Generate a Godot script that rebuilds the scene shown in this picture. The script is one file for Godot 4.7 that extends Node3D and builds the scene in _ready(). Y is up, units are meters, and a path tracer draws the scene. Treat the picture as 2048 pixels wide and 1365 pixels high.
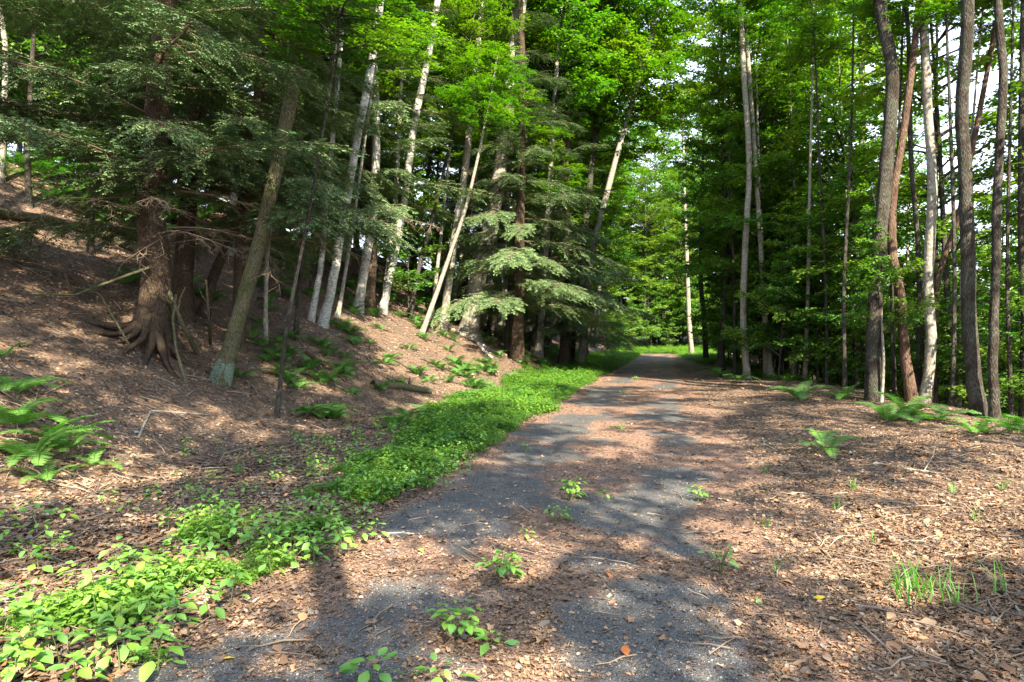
extends Node3D
# A forest lane in dappled sun: bank with hemlocks on the left, tree line and falling slope on the right.
# World: the camera stands at x = 0, z = 0 and looks along -z; the lane runs ahead, turned LANE_TURN to the right.

const LANE_TURN := 0.23118
const TO_SUN := Vector3(0.2724, 0.6561, 0.7038)
var ct := cos(LANE_TURN)
var sn := sin(LANE_TURN)
var M := {}
var rng := RandomNumberGenerator.new()
var taken := {}

# ------------------------------------------------------------------ terrain
func ramp(s: float, k: float) -> float:
	return sqrt(s * s + k * k) - k if s > 0.0 else 0.0

func height(x: float, z: float) -> float:
	var u := x * ct + z * sn
	var v := x * sn - z * ct
	var s := -5.5 + 1.7 * smoothstep(9.0, 22.0, v) - u
	var h := 0.56 * ramp(s, 0.7) - 0.40 * ramp(s - 10.5, 1.5)
	var q := u - (6.3 - 2.4 * smoothstep(12.0, 28.0, v))
	h -= 0.46 * ramp(q, 0.8)
	h += 0.44 * ramp(q - 24.0, 3.0)
	h += 0.045 * ramp(v - 62.0, 8.0)
	var off := smoothstep(2.2, 4.2, absf(u + 0.6))
	h += off * (0.05 * sin(x * 1.31 + z * 0.63) * sin(z * 1.13 - x * 0.41) + 0.02 * sin(x * 3.7 + 1.0) * sin(z * 3.1 + x * 0.7))
	h += 0.10 * smoothstep(1.0, 3.0, u) * (1.0 - smoothstep(4.5, 6.5, u))
	h += 0.14 * smoothstep(0.5, 9.0, s) * sin(x * 0.71 + 0.4) * sin(z * 0.57 + 1.3)
	return h

func spot(u: float, v: float, lift := 0.0) -> Vector3:
	var x := u * ct + v * sn
	var z := u * sn - v * ct
	return Vector3(x, height(x, z) + lift, z)

func lane_of(p: Vector3) -> Vector2:
	return Vector2(p.x * ct + p.z * sn, p.x * sn - p.z * ct)

func slope(x: float, z: float) -> Vector3:
	var e := 0.08
	return Vector3(height(x - e, z) - height(x + e, z), 2.0 * e, height(x, z - e) - height(x, z + e)).normalized()

# ------------------------------------------------------------------ mesh helpers
class Build:
	var v := PackedVector3Array()
	var n := PackedVector3Array()
	var c := PackedColorArray()
	var i := PackedInt32Array()
	func done(m: Material) -> ArrayMesh:
		var a := []
		a.resize(Mesh.ARRAY_MAX)
		a[Mesh.ARRAY_VERTEX] = v
		a[Mesh.ARRAY_NORMAL] = n
		if c.size() == v.size() and c.size() > 0:
			a[Mesh.ARRAY_COLOR] = c
		a[Mesh.ARRAY_INDEX] = i
		var out := ArrayMesh.new()
		out.add_surface_from_arrays(Mesh.PRIMITIVE_TRIANGLES, a)
		out.surface_set_material(0, m)
		return out
	# a pointed leaf: four corners, slightly folded along its rib
	func kite(p: Vector3, d: Vector3, up: Vector3, l: float, w: float, fold: float, col: Color, wide := 0.42) -> void:
		var s := d.cross(up).normalized()
		var q := p + d * (l * wide) + up * (fold * w)
		var k := v.size()
		v.append(p); v.append(q + s * (w * 0.5)); v.append(p + d * l - up * (fold * w * 0.6)); v.append(q - s * (w * 0.5))
		n.append(up); n.append((up - s * fold * 1.2).normalized()); n.append(up); n.append((up + s * fold * 1.2).normalized())
		for j in 4: c.append(col)
		i.append(k); i.append(k + 2); i.append(k + 1); i.append(k); i.append(k + 3); i.append(k + 2)
	# a rounder leaf with a bent blade: rib of four points and two sides
	func blade(p: Vector3, d: Vector3, up: Vector3, l: float, w: float, fold: float, droop: float, col: Color) -> void:
		var s := d.cross(up).normalized()
		var k := v.size()
		var prof := [0.0, 0.75, 1.0, 0.62, 0.0]
		for j in 5:
			var t := j / 4.0
			var r := p + d * (l * t) - up * (droop * l * t * t)
			var nn := (up + d * droop * t * 1.4).normalized()
			var hw: float = prof[j] * w * 0.5
			v.append(r + s * hw + nn * (fold * hw)); v.append(r); v.append(r - s * hw + nn * (fold * hw))
			n.append((nn - s * fold).normalized()); n.append(nn); n.append((nn + s * fold).normalized())
			c.append(col); c.append(col); c.append(col)
		for j in 4:
			var a := k + j * 3
			for b in 2:
				i.append(a + b); i.append(a + b + 1); i.append(a + b + 3)
				i.append(a + b + 1); i.append(a + b + 4); i.append(a + b + 3)
	func tube(pts: PackedVector3Array, rad: PackedFloat32Array, sides: int, lobes := 0.0, seed_ := 0.0, flare_to := -1.0, col := Color.WHITE) -> void:
		var k0 := v.size()
		var side := Vector3.RIGHT
		for j in pts.size():
			var d := (pts[mini(j + 1, pts.size() - 1)] - pts[maxi(j - 1, 0)]).normalized()
			side = (side - d * side.dot(d))
			if side.length() < 0.05: side = d.cross(Vector3.FORWARD)
			side = side.normalized()
			var other := d.cross(side)
			for m in sides + 1:
				var a := TAU * m / sides
				var r := rad[j]
				if lobes > 0.0:
					var low := 1.0 if flare_to <= 0.0 else clampf(1.0 - (pts[j].y - pts[0].y) / flare_to, 0.0, 1.0)
					r *= 1.0 + lobes * (0.35 * sin(a * 3.0 + seed_ + pts[j].y * 0.8) + 0.25 * sin(a * 5.0 + seed_ * 2.0 - pts[j].y * 1.3)) + low * low * lobes * 3.0 * maxf(0.0, sin(a * 2.5 + seed_ * 1.7))
				var o := side * cos(a) + other * sin(a)
				v.append(pts[j] + o * r)
				n.append(o)
				c.append(col)
		for j in pts.size() - 1:
			for m in sides:
				var a := k0 + j * (sides + 1) + m
				var b := a + sides + 1
				i.append(a); i.append(b); i.append(a + 1)
				i.append(a + 1); i.append(b); i.append(b + 1)
		# rounded end
		var top := v.size()
		var last := pts.size() - 1
		v.append(pts[last] + (pts[last] - pts[last - 1]).normalized() * rad[last] * 0.5)
		n.append((pts[last] - pts[last - 1]).normalized())
		c.append(col)
		for m in sides:
			var a := k0 + last * (sides + 1) + m
			i.append(a); i.append(top); i.append(a + 1)

func node_name(called: String) -> String:
	var k: int = taken.get(called, 0)
	taken[called] = k + 1
	return called if k == 0 else "%s_%03d" % [called, k]

func thing(called: String, label: String, category: String, at: Vector3, group := "") -> Node3D:
	var o := Node3D.new()
	o.name = node_name(called)
	add_child(o)
	o.position = at
	tag(o, label, category, group)
	return o

func tag(o: Node, label: String, category: String, group := "", kind := "") -> void:
	if label: o.set_meta("label", label)
	if category: o.set_meta("category", category)
	if group: o.set_meta("group", group)
	if kind: o.set_meta("kind", kind)

func part(parent: Node, called: String, mesh: Mesh, xf := Transform3D.IDENTITY, m: Material = null) -> MeshInstance3D:
	var o := MeshInstance3D.new()
	o.name = called
	o.mesh = mesh
	if m: o.material_override = m
	o.transform = xf
	parent.add_child(o, true)
	return o

func lin(r: float, g: float, b: float) -> Color:
	return Color(r, g, b).linear_to_srgb()

func shift(col: Color, bright: float, hue := 0.0) -> Color:
	return Color(maxf(0.0, col.r * bright * (1.0 + hue)), col.g * bright, maxf(0.0, col.b * bright * (1.0 - hue)))

func rf(a: float, b: float) -> float:
	return rng.randf_range(a, b)

func any_dir() -> Vector3:
	var a := rf(0, TAU)
	var y := rf(-1, 1)
	var r := sqrt(1 - y * y)
	return Vector3(r * cos(a), y, r * sin(a))

func facing(d: Vector3, up := Vector3.UP) -> Basis:     # local x along d, y near up
	d = d.normalized()
	var z := d.cross(up).normalized()
	return Basis(d, z.cross(d).normalized(), z)

# ------------------------------------------------------------------ materials
func leaf_mat(called: String, rough: float, back: Color, spec := 0.5) -> StandardMaterial3D:
	var m := StandardMaterial3D.new()
	m.resource_name = called
	m.vertex_color_use_as_albedo = true
	m.roughness = rough
	m.metallic_specular = spec
	m.cull_mode = BaseMaterial3D.CULL_DISABLED
	if back.get_luminance() > 0.0:
		m.backlight_enabled = true
		m.backlight = back
	M[called] = m
	return m

func noise_tex(kind: int, freq: float, size: int, cols: Array, seed_: int, oct := 4, fractal := FastNoiseLite.FRACTAL_FBM, wide := 0) -> NoiseTexture2D:
	var f := FastNoiseLite.new()
	f.noise_type = kind
	f.frequency = freq
	f.seed = seed_
	f.fractal_type = fractal
	f.fractal_octaves = oct
	var g := Gradient.new()
	g.offsets = PackedFloat32Array(cols.map(func(a): return a[0]))
	g.colors = PackedColorArray(cols.map(func(a): return lin(a[1], a[2], a[3])))
	var t := NoiseTexture2D.new()
	t.noise = f
	t.width = size if wide == 0 else wide
	t.height = size
	t.seamless = true
	t.generate_mipmaps = false
	t.color_ramp = g
	return t

func bark_mat(called: String, cols: Array, patch: Array, scale_: Vector3, relief: float, seed_: int, fractal := FastNoiseLite.FRACTAL_RIDGED, freq := 0.02) -> void:
	var m := StandardMaterial3D.new()
	m.resource_name = called
	m.albedo_texture = noise_tex(FastNoiseLite.TYPE_SIMPLEX, freq, 512, cols, seed_, 5, fractal)
	m.uv1_triplanar = true
	m.uv1_world_triplanar = true
	m.uv1_scale = scale_
	m.roughness = 0.92
	m.metallic_specular = 0.25
	m.heightmap_enabled = true
	m.heightmap_texture = noise_tex(FastNoiseLite.TYPE_SIMPLEX, freq, 512, [[0.0, 0, 0, 0], [1.0, 1, 1, 1]], seed_, 5, fractal)
	m.heightmap_scale = relief
	if patch:
		m.detail_enabled = true
		m.detail_blend_mode = BaseMaterial3D.BLEND_MODE_MUL
		m.detail_albedo = noise_tex(FastNoiseLite.TYPE_SIMPLEX, 0.012, 256, patch, seed_ + 7, 4)
		m.detail_uv_layer = BaseMaterial3D.DETAIL_UV_2
		m.uv2_triplanar = true
		m.uv2_world_triplanar = true
		m.uv2_scale = Vector3(0.7, 0.45, 0.7)
	M[called] = m

# fallen leaves pressed into a sheet: colour and relief of the forest floor
func litter_mat() -> void:
	var size := 1024
	var col := PackedByteArray()
	var hgt := PackedByteArray()
	col.resize(size * size * 3)
	hgt.resize(size * size)
	var base := [Color(0.10, 0.062, 0.042), Color(0.07, 0.046, 0.034)]
	for p in size * size:
		var k := rng.randf()
		var b: Color = base[0].lerp(base[1], k).linear_to_srgb()
		col[p * 3] = int(b.r * 255); col[p * 3 + 1] = int(b.g * 255); col[p * 3 + 2] = int(b.b * 255)
		hgt[p] = int(20 + 25 * k)
	var tones := [Color(0.147, 0.097, 0.065), Color(0.126, 0.090, 0.065), Color(0.181, 0.124, 0.083), Color(0.105, 0.075, 0.054), Color(0.155, 0.131, 0.103), Color(0.185, 0.111, 0.066), Color(0.084, 0.062, 0.046), Color(0.218, 0.174, 0.129)]
	for k in 6500:
		var cx := rng.randi() % size
		var cy := rng.randi() % size
		var a := rf(0, TAU)
		var l := rf(9, 19)
		var w := l * rf(0.3, 0.6)
		var tone: Color = tones[rng.randi() % tones.size()]
		tone = shift(tone, rf(0.65, 1.25), rf(-0.06, 0.06))
		var level := 60.0 + 120.0 * k / 6500.0 + rf(-30, 30)
		var tilt := rf(-2.5, 2.5)
		var ca := cos(a); var sa := sin(a)
		var r := int(l) + 1
		for y in range(-r, r + 1, 1):
			for x in range(-r, r + 1, 1):
				var e := (x * ca + y * sa) / l
				var f := (-x * sa + y * ca) / (w * (1.0 - 0.35 * e))
				var q := e * e + f * f
				if q > 1.0: continue
				var p := ((cy + y + size) % size) * size + (cx + x + size) % size
				var dark := 0.82 if absf(f) < 0.09 else 1.0 - 0.12 * q
				var b := (tone * dark).linear_to_srgb()
				col[p * 3] = int(clampf(b.r, 0, 1) * 255); col[p * 3 + 1] = int(clampf(b.g, 0, 1) * 255); col[p * 3 + 2] = int(clampf(b.b, 0, 1) * 255)
				hgt[p] = int(clampf(level + tilt * x + 22.0 * f * f, 0, 255))
	var m := StandardMaterial3D.new()
	m.resource_name = "leaf_litter"
	m.albedo_texture = ImageTexture.create_from_image(Image.create_from_data(size, size, false, Image.FORMAT_RGB8, col))
	m.heightmap_enabled = true
	m.heightmap_texture = ImageTexture.create_from_image(Image.create_from_data(size, size, false, Image.FORMAT_L8, hgt))
	m.heightmap_scale = 2.2
	m.uv1_triplanar = true
	m.uv1_world_triplanar = true
	m.uv1_scale = Vector3.ONE * 0.42
	m.detail_enabled = true
	m.detail_blend_mode = BaseMaterial3D.BLEND_MODE_MUL
	m.detail_albedo = noise_tex(FastNoiseLite.TYPE_SIMPLEX, 0.01, 512, [[0.0, 0.62, 0.6, 0.6], [0.45, 0.85, 0.84, 0.84], [0.62, 1.0, 0.93, 0.88], [1.0, 1.0, 1.0, 1.0]], 31)
	m.detail_uv_layer = BaseMaterial3D.DETAIL_UV_2
	m.uv2_triplanar = true
	m.uv2_world_triplanar = true
	m.uv2_scale = Vector3.ONE * 0.09
	m.roughness = 0.9
	m.metallic_specular = 0.3
	M.litter = m

func asphalt_mat() -> void:
	var size := 1024
	var col := PackedByteArray()
	var hgt := PackedByteArray()
	col.resize(size * size * 3)
	hgt.resize(size * size)
	for p in size * size:
		var k := rng.randf()
		var b := 150 + int(60 * k)
		col[p * 3] = b; col[p * 3 + 1] = b; col[p * 3 + 2] = b
		hgt[p] = int(40 * k)
	for k in 26000:        # stones in the worn surface
		var cx := rng.randi() % size
		var cy := rng.randi() % size
		var r := rf(1.2, 3.6) if k % 20 else rf(3.5, 6.0)
		var l := rf(0.5, 1.15) if rng.randf() < 0.9 else rf(1.15, 1.32)
		var ir := int(r) + 1
		for y in range(-ir, ir + 1):
			for x in range(-ir, ir + 1):
				var q := (x * x + y * y) / (r * r)
				if q > 1.0: continue
				var p := ((cy + y + size) % size) * size + (cx + x + size) % size
				var b := int(clampf(190.0 * l, 0, 255))
				col[p * 3] = b; col[p * 3 + 1] = b; col[p * 3 + 2] = int(b * 0.99)
				hgt[p] = int(clampf(70 + 120 * (1.0 - q), 0, 255))
	var m := StandardMaterial3D.new()
	m.resource_name = "worn_asphalt"
	m.albedo_texture = ImageTexture.create_from_image(Image.create_from_data(size, size, false, Image.FORMAT_RGB8, col))
	m.vertex_color_use_as_albedo = true
	m.heightmap_enabled = true
	m.heightmap_texture = ImageTexture.create_from_image(Image.create_from_data(size, size, false, Image.FORMAT_L8, hgt))
	m.heightmap_scale = 0.7
	m.uv1_triplanar = true
	m.uv1_world_triplanar = true
	m.uv1_scale = Vector3.ONE * 0.7
	m.roughness = 0.8
	m.metallic_specular = 0.4
	M.asphalt = m

func materials() -> void:
	leaf_mat("maple", 0.55, Color(0.85, 1.0, 0.25), 0.3)
	leaf_mat("herb", 0.5, Color(0.8, 1.0, 0.3))
	leaf_mat("hemlock", 0.6, Color(0.25, 0.35, 0.15), 0.3)
	leaf_mat("fern", 0.55, Color(0.7, 0.95, 0.3))
	leaf_mat("dead", 0.85, Color(0.3, 0.2, 0.1), 0.3)
	leaf_mat("twig", 0.9, Color.BLACK, 0.2)
	leaf_mat("stone", 0.8, Color.BLACK, 0.4)
	bark_mat("bark_hemlock", [[0.0, 0.028, 0.019, 0.013], [0.45, 0.072, 0.05, 0.035], [0.7, 0.12, 0.086, 0.06], [1.0, 0.18, 0.138, 0.10]], [[0.0, 0.6, 0.6, 0.55], [0.5, 0.9, 0.9, 0.85], [1.0, 1.0, 1.0, 1.0]], Vector3(2.6, 0.5, 2.6), 3.0, 3)
	bark_mat("bark_maple", [[0.0, 0.014, 0.0125, 0.0105], [0.4, 0.047, 0.042, 0.035], [0.7, 0.105, 0.095, 0.08], [1.0, 0.23, 0.215, 0.185]], [[0.0, 0.35, 0.31, 0.28], [0.42, 0.66, 0.6, 0.54], [0.56, 1.0, 1.0, 0.98], [1.0, 0.8, 1.0, 0.8]], Vector3(2.8, 0.45, 2.8), 2.6, 5)
	bark_mat("bark_grey", [[0.0, 0.11, 0.10, 0.085], [0.5, 0.24, 0.22, 0.185], [0.8, 0.34, 0.315, 0.27], [1.0, 0.42, 0.40, 0.36]], [[0.0, 0.5, 0.48, 0.42], [0.4, 0.9, 0.86, 0.8], [0.6, 1.0, 1.0, 1.0], [1.0, 0.75, 0.95, 0.75]], Vector3(1.6, 0.8, 1.6), 0.8, 9, FastNoiseLite.FRACTAL_FBM)
	bark_mat("bark_birch", [[0.0, 0.10, 0.09, 0.075], [0.32, 0.26, 0.25, 0.22], [0.5, 0.42, 0.41, 0.37], [1.0, 0.56, 0.55, 0.51]], [[0.0, 0.45, 0.43, 0.4], [0.4, 0.9, 0.9, 0.86], [1.0, 1.0, 1.0, 1.0]], Vector3(0.8, 2.4, 0.8), 0.5, 12, FastNoiseLite.FRACTAL_FBM)
	bark_mat("bark_dead", [[0.0, 0.035, 0.022, 0.016], [0.5, 0.11, 0.072, 0.052], [0.8, 0.20, 0.14, 0.105], [1.0, 0.29, 0.215, 0.165]], [[0.0, 0.4, 0.36, 0.32], [0.5, 0.9, 0.85, 0.8], [1.0, 1.0, 1.0, 1.0]], Vector3(2.2, 0.35, 2.2), 2.2, 15)
	bark_mat("bark_moss", [[0.0, 0.03, 0.028, 0.018], [0.5, 0.095, 0.085, 0.055], [0.8, 0.165, 0.148, 0.10], [1.0, 0.25, 0.23, 0.165]], [[0.0, 0.6, 0.75, 0.4], [0.5, 0.9, 0.9, 0.75], [1.0, 1.0, 1.0, 1.0]], Vector3(1.8, 0.6, 1.8), 1.4, 18)
	litter_mat()
	asphalt_mat()

# ------------------------------------------------------------------ leaves, limbs and crowns (prototypes shared by all trees)
const GREENS := [Color(0.140, 0.248, 0.044), Color(0.108, 0.208, 0.042), Color(0.170, 0.276, 0.044), Color(0.112, 0.225, 0.055), Color(0.195, 0.285, 0.048)]
var crowns := {}

func leafy_twig(b: Build, p: Vector3, d: Vector3, l: float, leaf: float, tone: Color) -> void:
	var t := 0.10
	var flat := d.cross((Vector3.UP + any_dir() * 0.35).normalized()).normalized()
	while t < 1.0:
		var q := p + d * (l * t) - Vector3.UP * (0.14 * l * t * t)
		for side in [-1.0, 1.0]:
			var ld: Vector3 = (d * rf(0.2, 0.9) + flat * side + Vector3.UP * rf(-0.6, 0.2)).normalized()
			var up := (Vector3.UP + any_dir() * 0.62).normalized()
			up = (up - ld * up.dot(ld)).normalized()
			var s := leaf * rf(0.65, 1.2)
			b.kite(q + any_dir() * 0.05, ld, up, s, s * rf(0.65, 0.85), rf(0.05, 0.22), shift(tone, rf(0.72, 1.25), rf(-0.1, 0.14)), 0.45)
		t += leaf * 0.62 / l
	b.kite(p + d * l - Vector3.UP * (0.14 * l), (d + Vector3.DOWN * 0.2).normalized(), (Vector3.UP + any_dir() * 0.3).normalized(), leaf, leaf * 0.7, 0.1, shift(tone, rf(0.9, 1.25)), 0.45)

func bough(wood: Build, green: Build, from: Vector3, dir: Vector3, l: float, thick: float, leaf: float, twig_gap: float, depth: int, tone: Color) -> void:
	var n := 5 if depth == 0 else 3
	var pts := PackedVector3Array()
	var rad := PackedFloat32Array()
	var p := from
	var d := dir
	for j in n + 1:
		pts.append(p)
		rad.append(thick * (1.0 - 0.8 * j / n) + 0.0025)
		p += d * (l / n)
		d = (d + any_dir() * 0.22 + Vector3(d.x, 0, d.z) * 0.12 - Vector3.UP * d.y * 0.10).normalized()
	wood.tube(pts, rad, 5 if depth == 0 else 3)
	if depth == 0:      # side boughs that fan out
		var t := rf(0.22, 0.38)
		var side := 1.0 if rng.randf() < 0.5 else -1.0
		while t < 0.95:
			var f := t * n
			var k := mini(int(f), n - 1)
			var e := (pts[k + 1] - pts[k]).normalized()
			var sd := (e * rf(0.5, 0.9) + e.cross(Vector3.UP).normalized() * side * rf(0.6, 1.0) + Vector3.UP * rf(-0.25, 0.4)).normalized()
			bough(wood, green, pts[k].lerp(pts[k + 1], f - k), sd, l * rf(0.35, 0.6) * (1.15 - 0.6 * t), thick * 0.45, leaf, twig_gap, 1, shift(tone, rf(0.85, 1.15)))
			side = -side
			t += 0.55 / l * rf(0.7, 1.3)
	var t := 0.30 if depth == 0 else 0.12
	while t < 1.0:
		var f := t * n
		var k := mini(int(f), n - 1)
		var e := (pts[k + 1] - pts[k]).normalized()
		var td := (e * rf(0.3, 0.9) + e.cross((Vector3.UP + any_dir() * 0.5).normalized()).normalized() * (1.0 if rng.randf() < 0.5 else -1.0) + Vector3.UP * rf(-0.2, 0.25)).normalized()
		leafy_twig(green, pts[k].lerp(pts[k + 1], f - k), td, clampf(l * rf(0.2, 0.4), 0.2, 0.5), leaf, tone)
		t += twig_gap / l * rf(0.7, 1.3)
	leafy_twig(green, pts[n - 1], (pts[n] - pts[n - 1]).normalized(), l / n * 1.2, leaf, tone)

# a crown on an upright axis that starts at y = 0 and ends at y = high
func make_crown(called: String, seed_: int, high: float, wide: float, n_limbs: int, leaf: float, twig_gap: float, kind: String) -> void:
	rng.seed = seed_
	var wood := Build.new()
	var green := Build.new()
	var own_hue := rf(-0.20, 0.16)     # each kind of tree has its own green
	for k in n_limbs:
		var f := (k + rf(0.0, 0.9)) / n_limbs
		var y := high * f
		var l := wide
		match kind:
			"tall": l *= 0.45 + 0.75 * sin(PI * clampf(0.12 + 0.85 * f, 0, 1))
			"mid": l *= 0.35 + 0.8 * sin(PI * clampf(0.25 + 0.72 * f, 0, 1))
			_: l *= 1.1 - 0.75 * f
		l *= rf(0.5, 1.25)
		var az := k * 2.4 + rf(-0.9, 0.9)
		var rise := rf(0.05, 0.9) + (0.6 if kind == "tall" else 0.25) * f
		bough(wood, green, Vector3(0, y, 0), Vector3(cos(az), rise, sin(az)).normalized(), l, 0.008 + 0.0095 * l, leaf, twig_gap, 0, shift(GREENS[rng.randi() % GREENS.size()], 1.0, own_hue))
	if kind != "tall":
		for k in 3: leafy_twig(green, Vector3(0, high * 0.97, 0), (Vector3.UP + any_dir() * 0.8).normalized(), 0.5, leaf, GREENS[0])
	crowns[called] = {"count": green.v.size() / 4, "limbs": wood.done(M.bark_maple), "leaves": green.done(M.maple), "high": high}

# one hemlock branch along +x, three metres long: flat, feathery, drooping towards the tip
var sprays := []
var bare := []
func make_spray(seed_: int, dead: bool, full := 1.0) -> void:
	rng.seed = seed_
	var b := Build.new()
	var w := Build.new()
	var l := 3.0
	var tone := Color(0.100, 0.158, 0.064)
	var wood := Color(0.12, 0.085, 0.06) if not dead else Color(0.20, 0.155, 0.11)
	var pts := PackedVector3Array()
	var rad := PackedFloat32Array()
	var p := Vector3.ZERO
	var d := Vector3(1, 0.22, 0).normalized()
	for j in 10:
		pts.append(p)
		rad.append(0.022 * (1.0 - 0.088 * j))
		p += d * (l / 9.0)
		d = (d + Vector3(0, -0.065, 0) + Vector3(0, rf(-0.07, 0.07), rf(-0.16, 0.16))).normalized()
	w.tube(pts, rad, 5, 0.0, 0.0, -1.0, wood)
	var t := 0.08
	while t < 0.995:
		var f := t * 9.0
		var k := mini(int(f), 8)
		var o := pts[k].lerp(pts[k + 1], f - k)
		var e := (pts[k + 1] - pts[k]).normalized()
		var side := 1.0 if rng.randf() < 0.5 else -1.0
		var across := e.cross((Vector3.UP + any_dir() * 0.2).normalized()).normalized() * side
		var bl := (0.22 + 0.62 * sin(PI * clampf(0.10 + 0.78 * t, 0, 1))) * rf(0.45, 1.15)
		var bd := (e * rf(0.35, 1.0) + across * rf(0.7, 1.1) + Vector3.UP * rf(-0.6, 0.25)).normalized()
		var q := PackedVector3Array()
		var qr := PackedFloat32Array()
		for j in 5:
			q.append(o)
			qr.append(0.007 * (1.0 - 0.18 * j))
			o += bd * (bl / 4.0)
			bd = (bd + e * 0.14 + Vector3.DOWN * 0.13 + any_dir() * (0.28 if dead else 0.10)).normalized()
		w.tube(q, qr, 3, 0.0, 0.0, -1.0, wood)
		var s := 0.06
		var flip := 1.0
		while s < 1.0:
			var g := s * 4.0
			var m := mini(int(g), 3)
			var r := q[m].lerp(q[m + 1], g - m)
			var ed := (q[m + 1] - q[m]).normalized()
			var fl := ed.cross(Vector3.UP).normalized() * flip
			var sd := (ed * rf(0.5, 1.0) + fl * rf(0.5, 1.0) + Vector3.UP * rf(-0.55, 0.2)).normalized()
			if dead:
				if rng.randf() < 0.45:
					var dl := rf(0.08, 0.30)
					var mid := r + sd * dl * 0.5 + any_dir() * 0.03
					w.tube(PackedVector3Array([r, mid, mid + (sd + any_dir() * 0.5).normalized() * dl * 0.5]), PackedFloat32Array([0.0035, 0.0028, 0.0016]), 3, 0.0, 0.0, -1.0, wood)
				s += 0.045 / bl
			else:
				if rng.randf() < full:
					var tl := rf(0.06, 0.21) * (1.15 - 0.75 * s)
					needles(b, r, sd, tl, shift(tone, rf(0.7, 1.25), rf(-0.08, 0.1)))
				s += 0.030 / bl
			flip = -flip
		if not dead: needles(b, q[4], (q[4] - q[3]).normalized(), 0.10, shift(tone, 1.3))
		t += rf(0.009, 0.027) if not dead else rf(0.03, 0.07)
	var out := ArrayMesh.new()
	var kinds := [[w, M.twig]] if dead else [[w, M.twig], [b, M.hemlock]]
	for a in kinds:
		var one: ArrayMesh = a[0].done(a[1])
		out.add_surface_from_arrays(Mesh.PRIMITIVE_TRIANGLES, one.surface_get_arrays(0))
		out.surface_set_material(out.get_surface_count() - 1, a[1])
	if dead: bare.append(out)
	else: sprays.append(out)

# a shoot with its needles in two flat rows; paler new growth at the tip
func needles(b: Build, p: Vector3, d: Vector3, l: float, tone: Color) -> void:
	var x := 0.0
	var side := 1.0
	var fl := d.cross((Vector3.UP + any_dir() * 0.25).normalized()).normalized()
	while x < l:
		var c := shift(tone, rf(0.85, 1.15) * (1.0 + 0.5 * x / l))
		b.kite(p + d * x, (d * rf(0.5, 1.0) + fl * side + Vector3.UP * rf(-0.25, 0.1)).normalized(), (Vector3.UP + any_dir() * 0.6).normalized(), rf(0.034, 0.056), 0.019, 0.1, c, 0.5)
		side = -side
		x += 0.015
	b.kite(p + d * (l - 0.02), d, (Vector3.UP + any_dir() * 0.3).normalized(), 0.055, 0.019, 0.1, shift(tone, 1.5), 0.5)

# ------------------------------------------------------------------ trees
func trunk_mesh(path: PackedVector3Array, r0: float, r1: float, bark: String, seed_: int, flare := 0.42, sides := 12) -> ArrayMesh:
	var curve := Curve3D.new()
	for k in path.size():
		var tan := (path[mini(k + 1, path.size() - 1)] - path[maxi(k - 1, 0)]) / 6.0
		curve.add_point(path[k], -tan, tan)
	var l := curve.get_baked_length()
	var n := clampi(int(l / 0.55), 8, 34)
	var pts := PackedVector3Array()
	var rad := PackedFloat32Array()
	rng.seed = seed_
	pts.append(path[0] + Vector3.DOWN * 0.35)
	rad.append(r0 * (1.0 + flare))
	for k in n + 1:
		var t := pow(float(k) / n, 1.5)
		var p := curve.sample_baked(l * t)
		var wob := 0.10 * r0 * (1.0 - t)
		pts.append(p + Vector3(rf(-wob, wob), 0, rf(-wob, wob)))
		rad.append(lerpf(r0, r1, t) * (1.0 + flare * exp(-l * t / 0.35)) * rf(0.96, 1.05))
	var b := Build.new()
	b.tube(pts, rad, sides, 0.10, seed_ * 1.3, 0.8)
	return b.done(M[bark])

func tree(called: String, label: String, group: String, bark: String, base: Vector3, path: Array, r0: float, r1: float, crown: String, c_from: float, c_wide: float, c_high: float, turn: float) -> Node3D:
	var t := thing(called, label, "tree", base, group)
	var pp := PackedVector3Array(path)
	part(t, "trunk", trunk_mesh(pp, r0, r1, bark, int(absf(base.x * 131.0 + base.z * 17.0)) + 3))
	if crown:
		var top := pp[pp.size() - 1]
		var curve := Curve3D.new()
		for p in pp: curve.add_point(p)
		var l := curve.get_baked_length()
		var from := curve.sample_baked(l * c_from)
		var d := top - from
		var hi: float = crowns[crown].high
		var y := d.normalized()
		var x := y.cross(Vector3(sin(turn), 0, cos(turn))).normalized()
		var bs := Basis(x * c_wide, y * (d.length() * c_high / hi), x.cross(y).normalized() * c_wide)
		var xf := Transform3D(bs, from)
		part(t, "crown", crowns[crown].leaves, xf)
		part(t.get_node("trunk"), "limbs", crowns[crown].limbs, xf)
	return t

func roots(t: Node3D, base: Vector3, r: float, dirs: Array, seed_: int) -> void:
	rng.seed = seed_
	for a in dirs:
		var d := Vector3(cos(a[0]), 0, -sin(a[0]))
		var pts := PackedVector3Array()
		var rad := PackedFloat32Array()
		for k in 7:
			var f := k / 6.0
			var p: Vector3 = d * (r * 0.5 + a[1] * f) + Vector3(-d.z, 0, d.x) * (0.18 * a[1] * sin(f * 4.0 + a[0]) * f)
			var g := height(base.x + p.x, base.z + p.z) - base.y
			p.y = lerpf(a[2], 0.0, pow(f, 0.5)) + g + 0.01 - 0.09 * f + rf(-0.02, 0.02)
			pts.append(p)
			rad.append(r * lerpf(0.46, 0.06, pow(f, 0.45)) * rf(0.85, 1.15))
		var b := Build.new()
		b.tube(pts, rad, 8, 0.12, a[0])
		part(t, "root", b.done(M.bark_hemlock))

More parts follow.
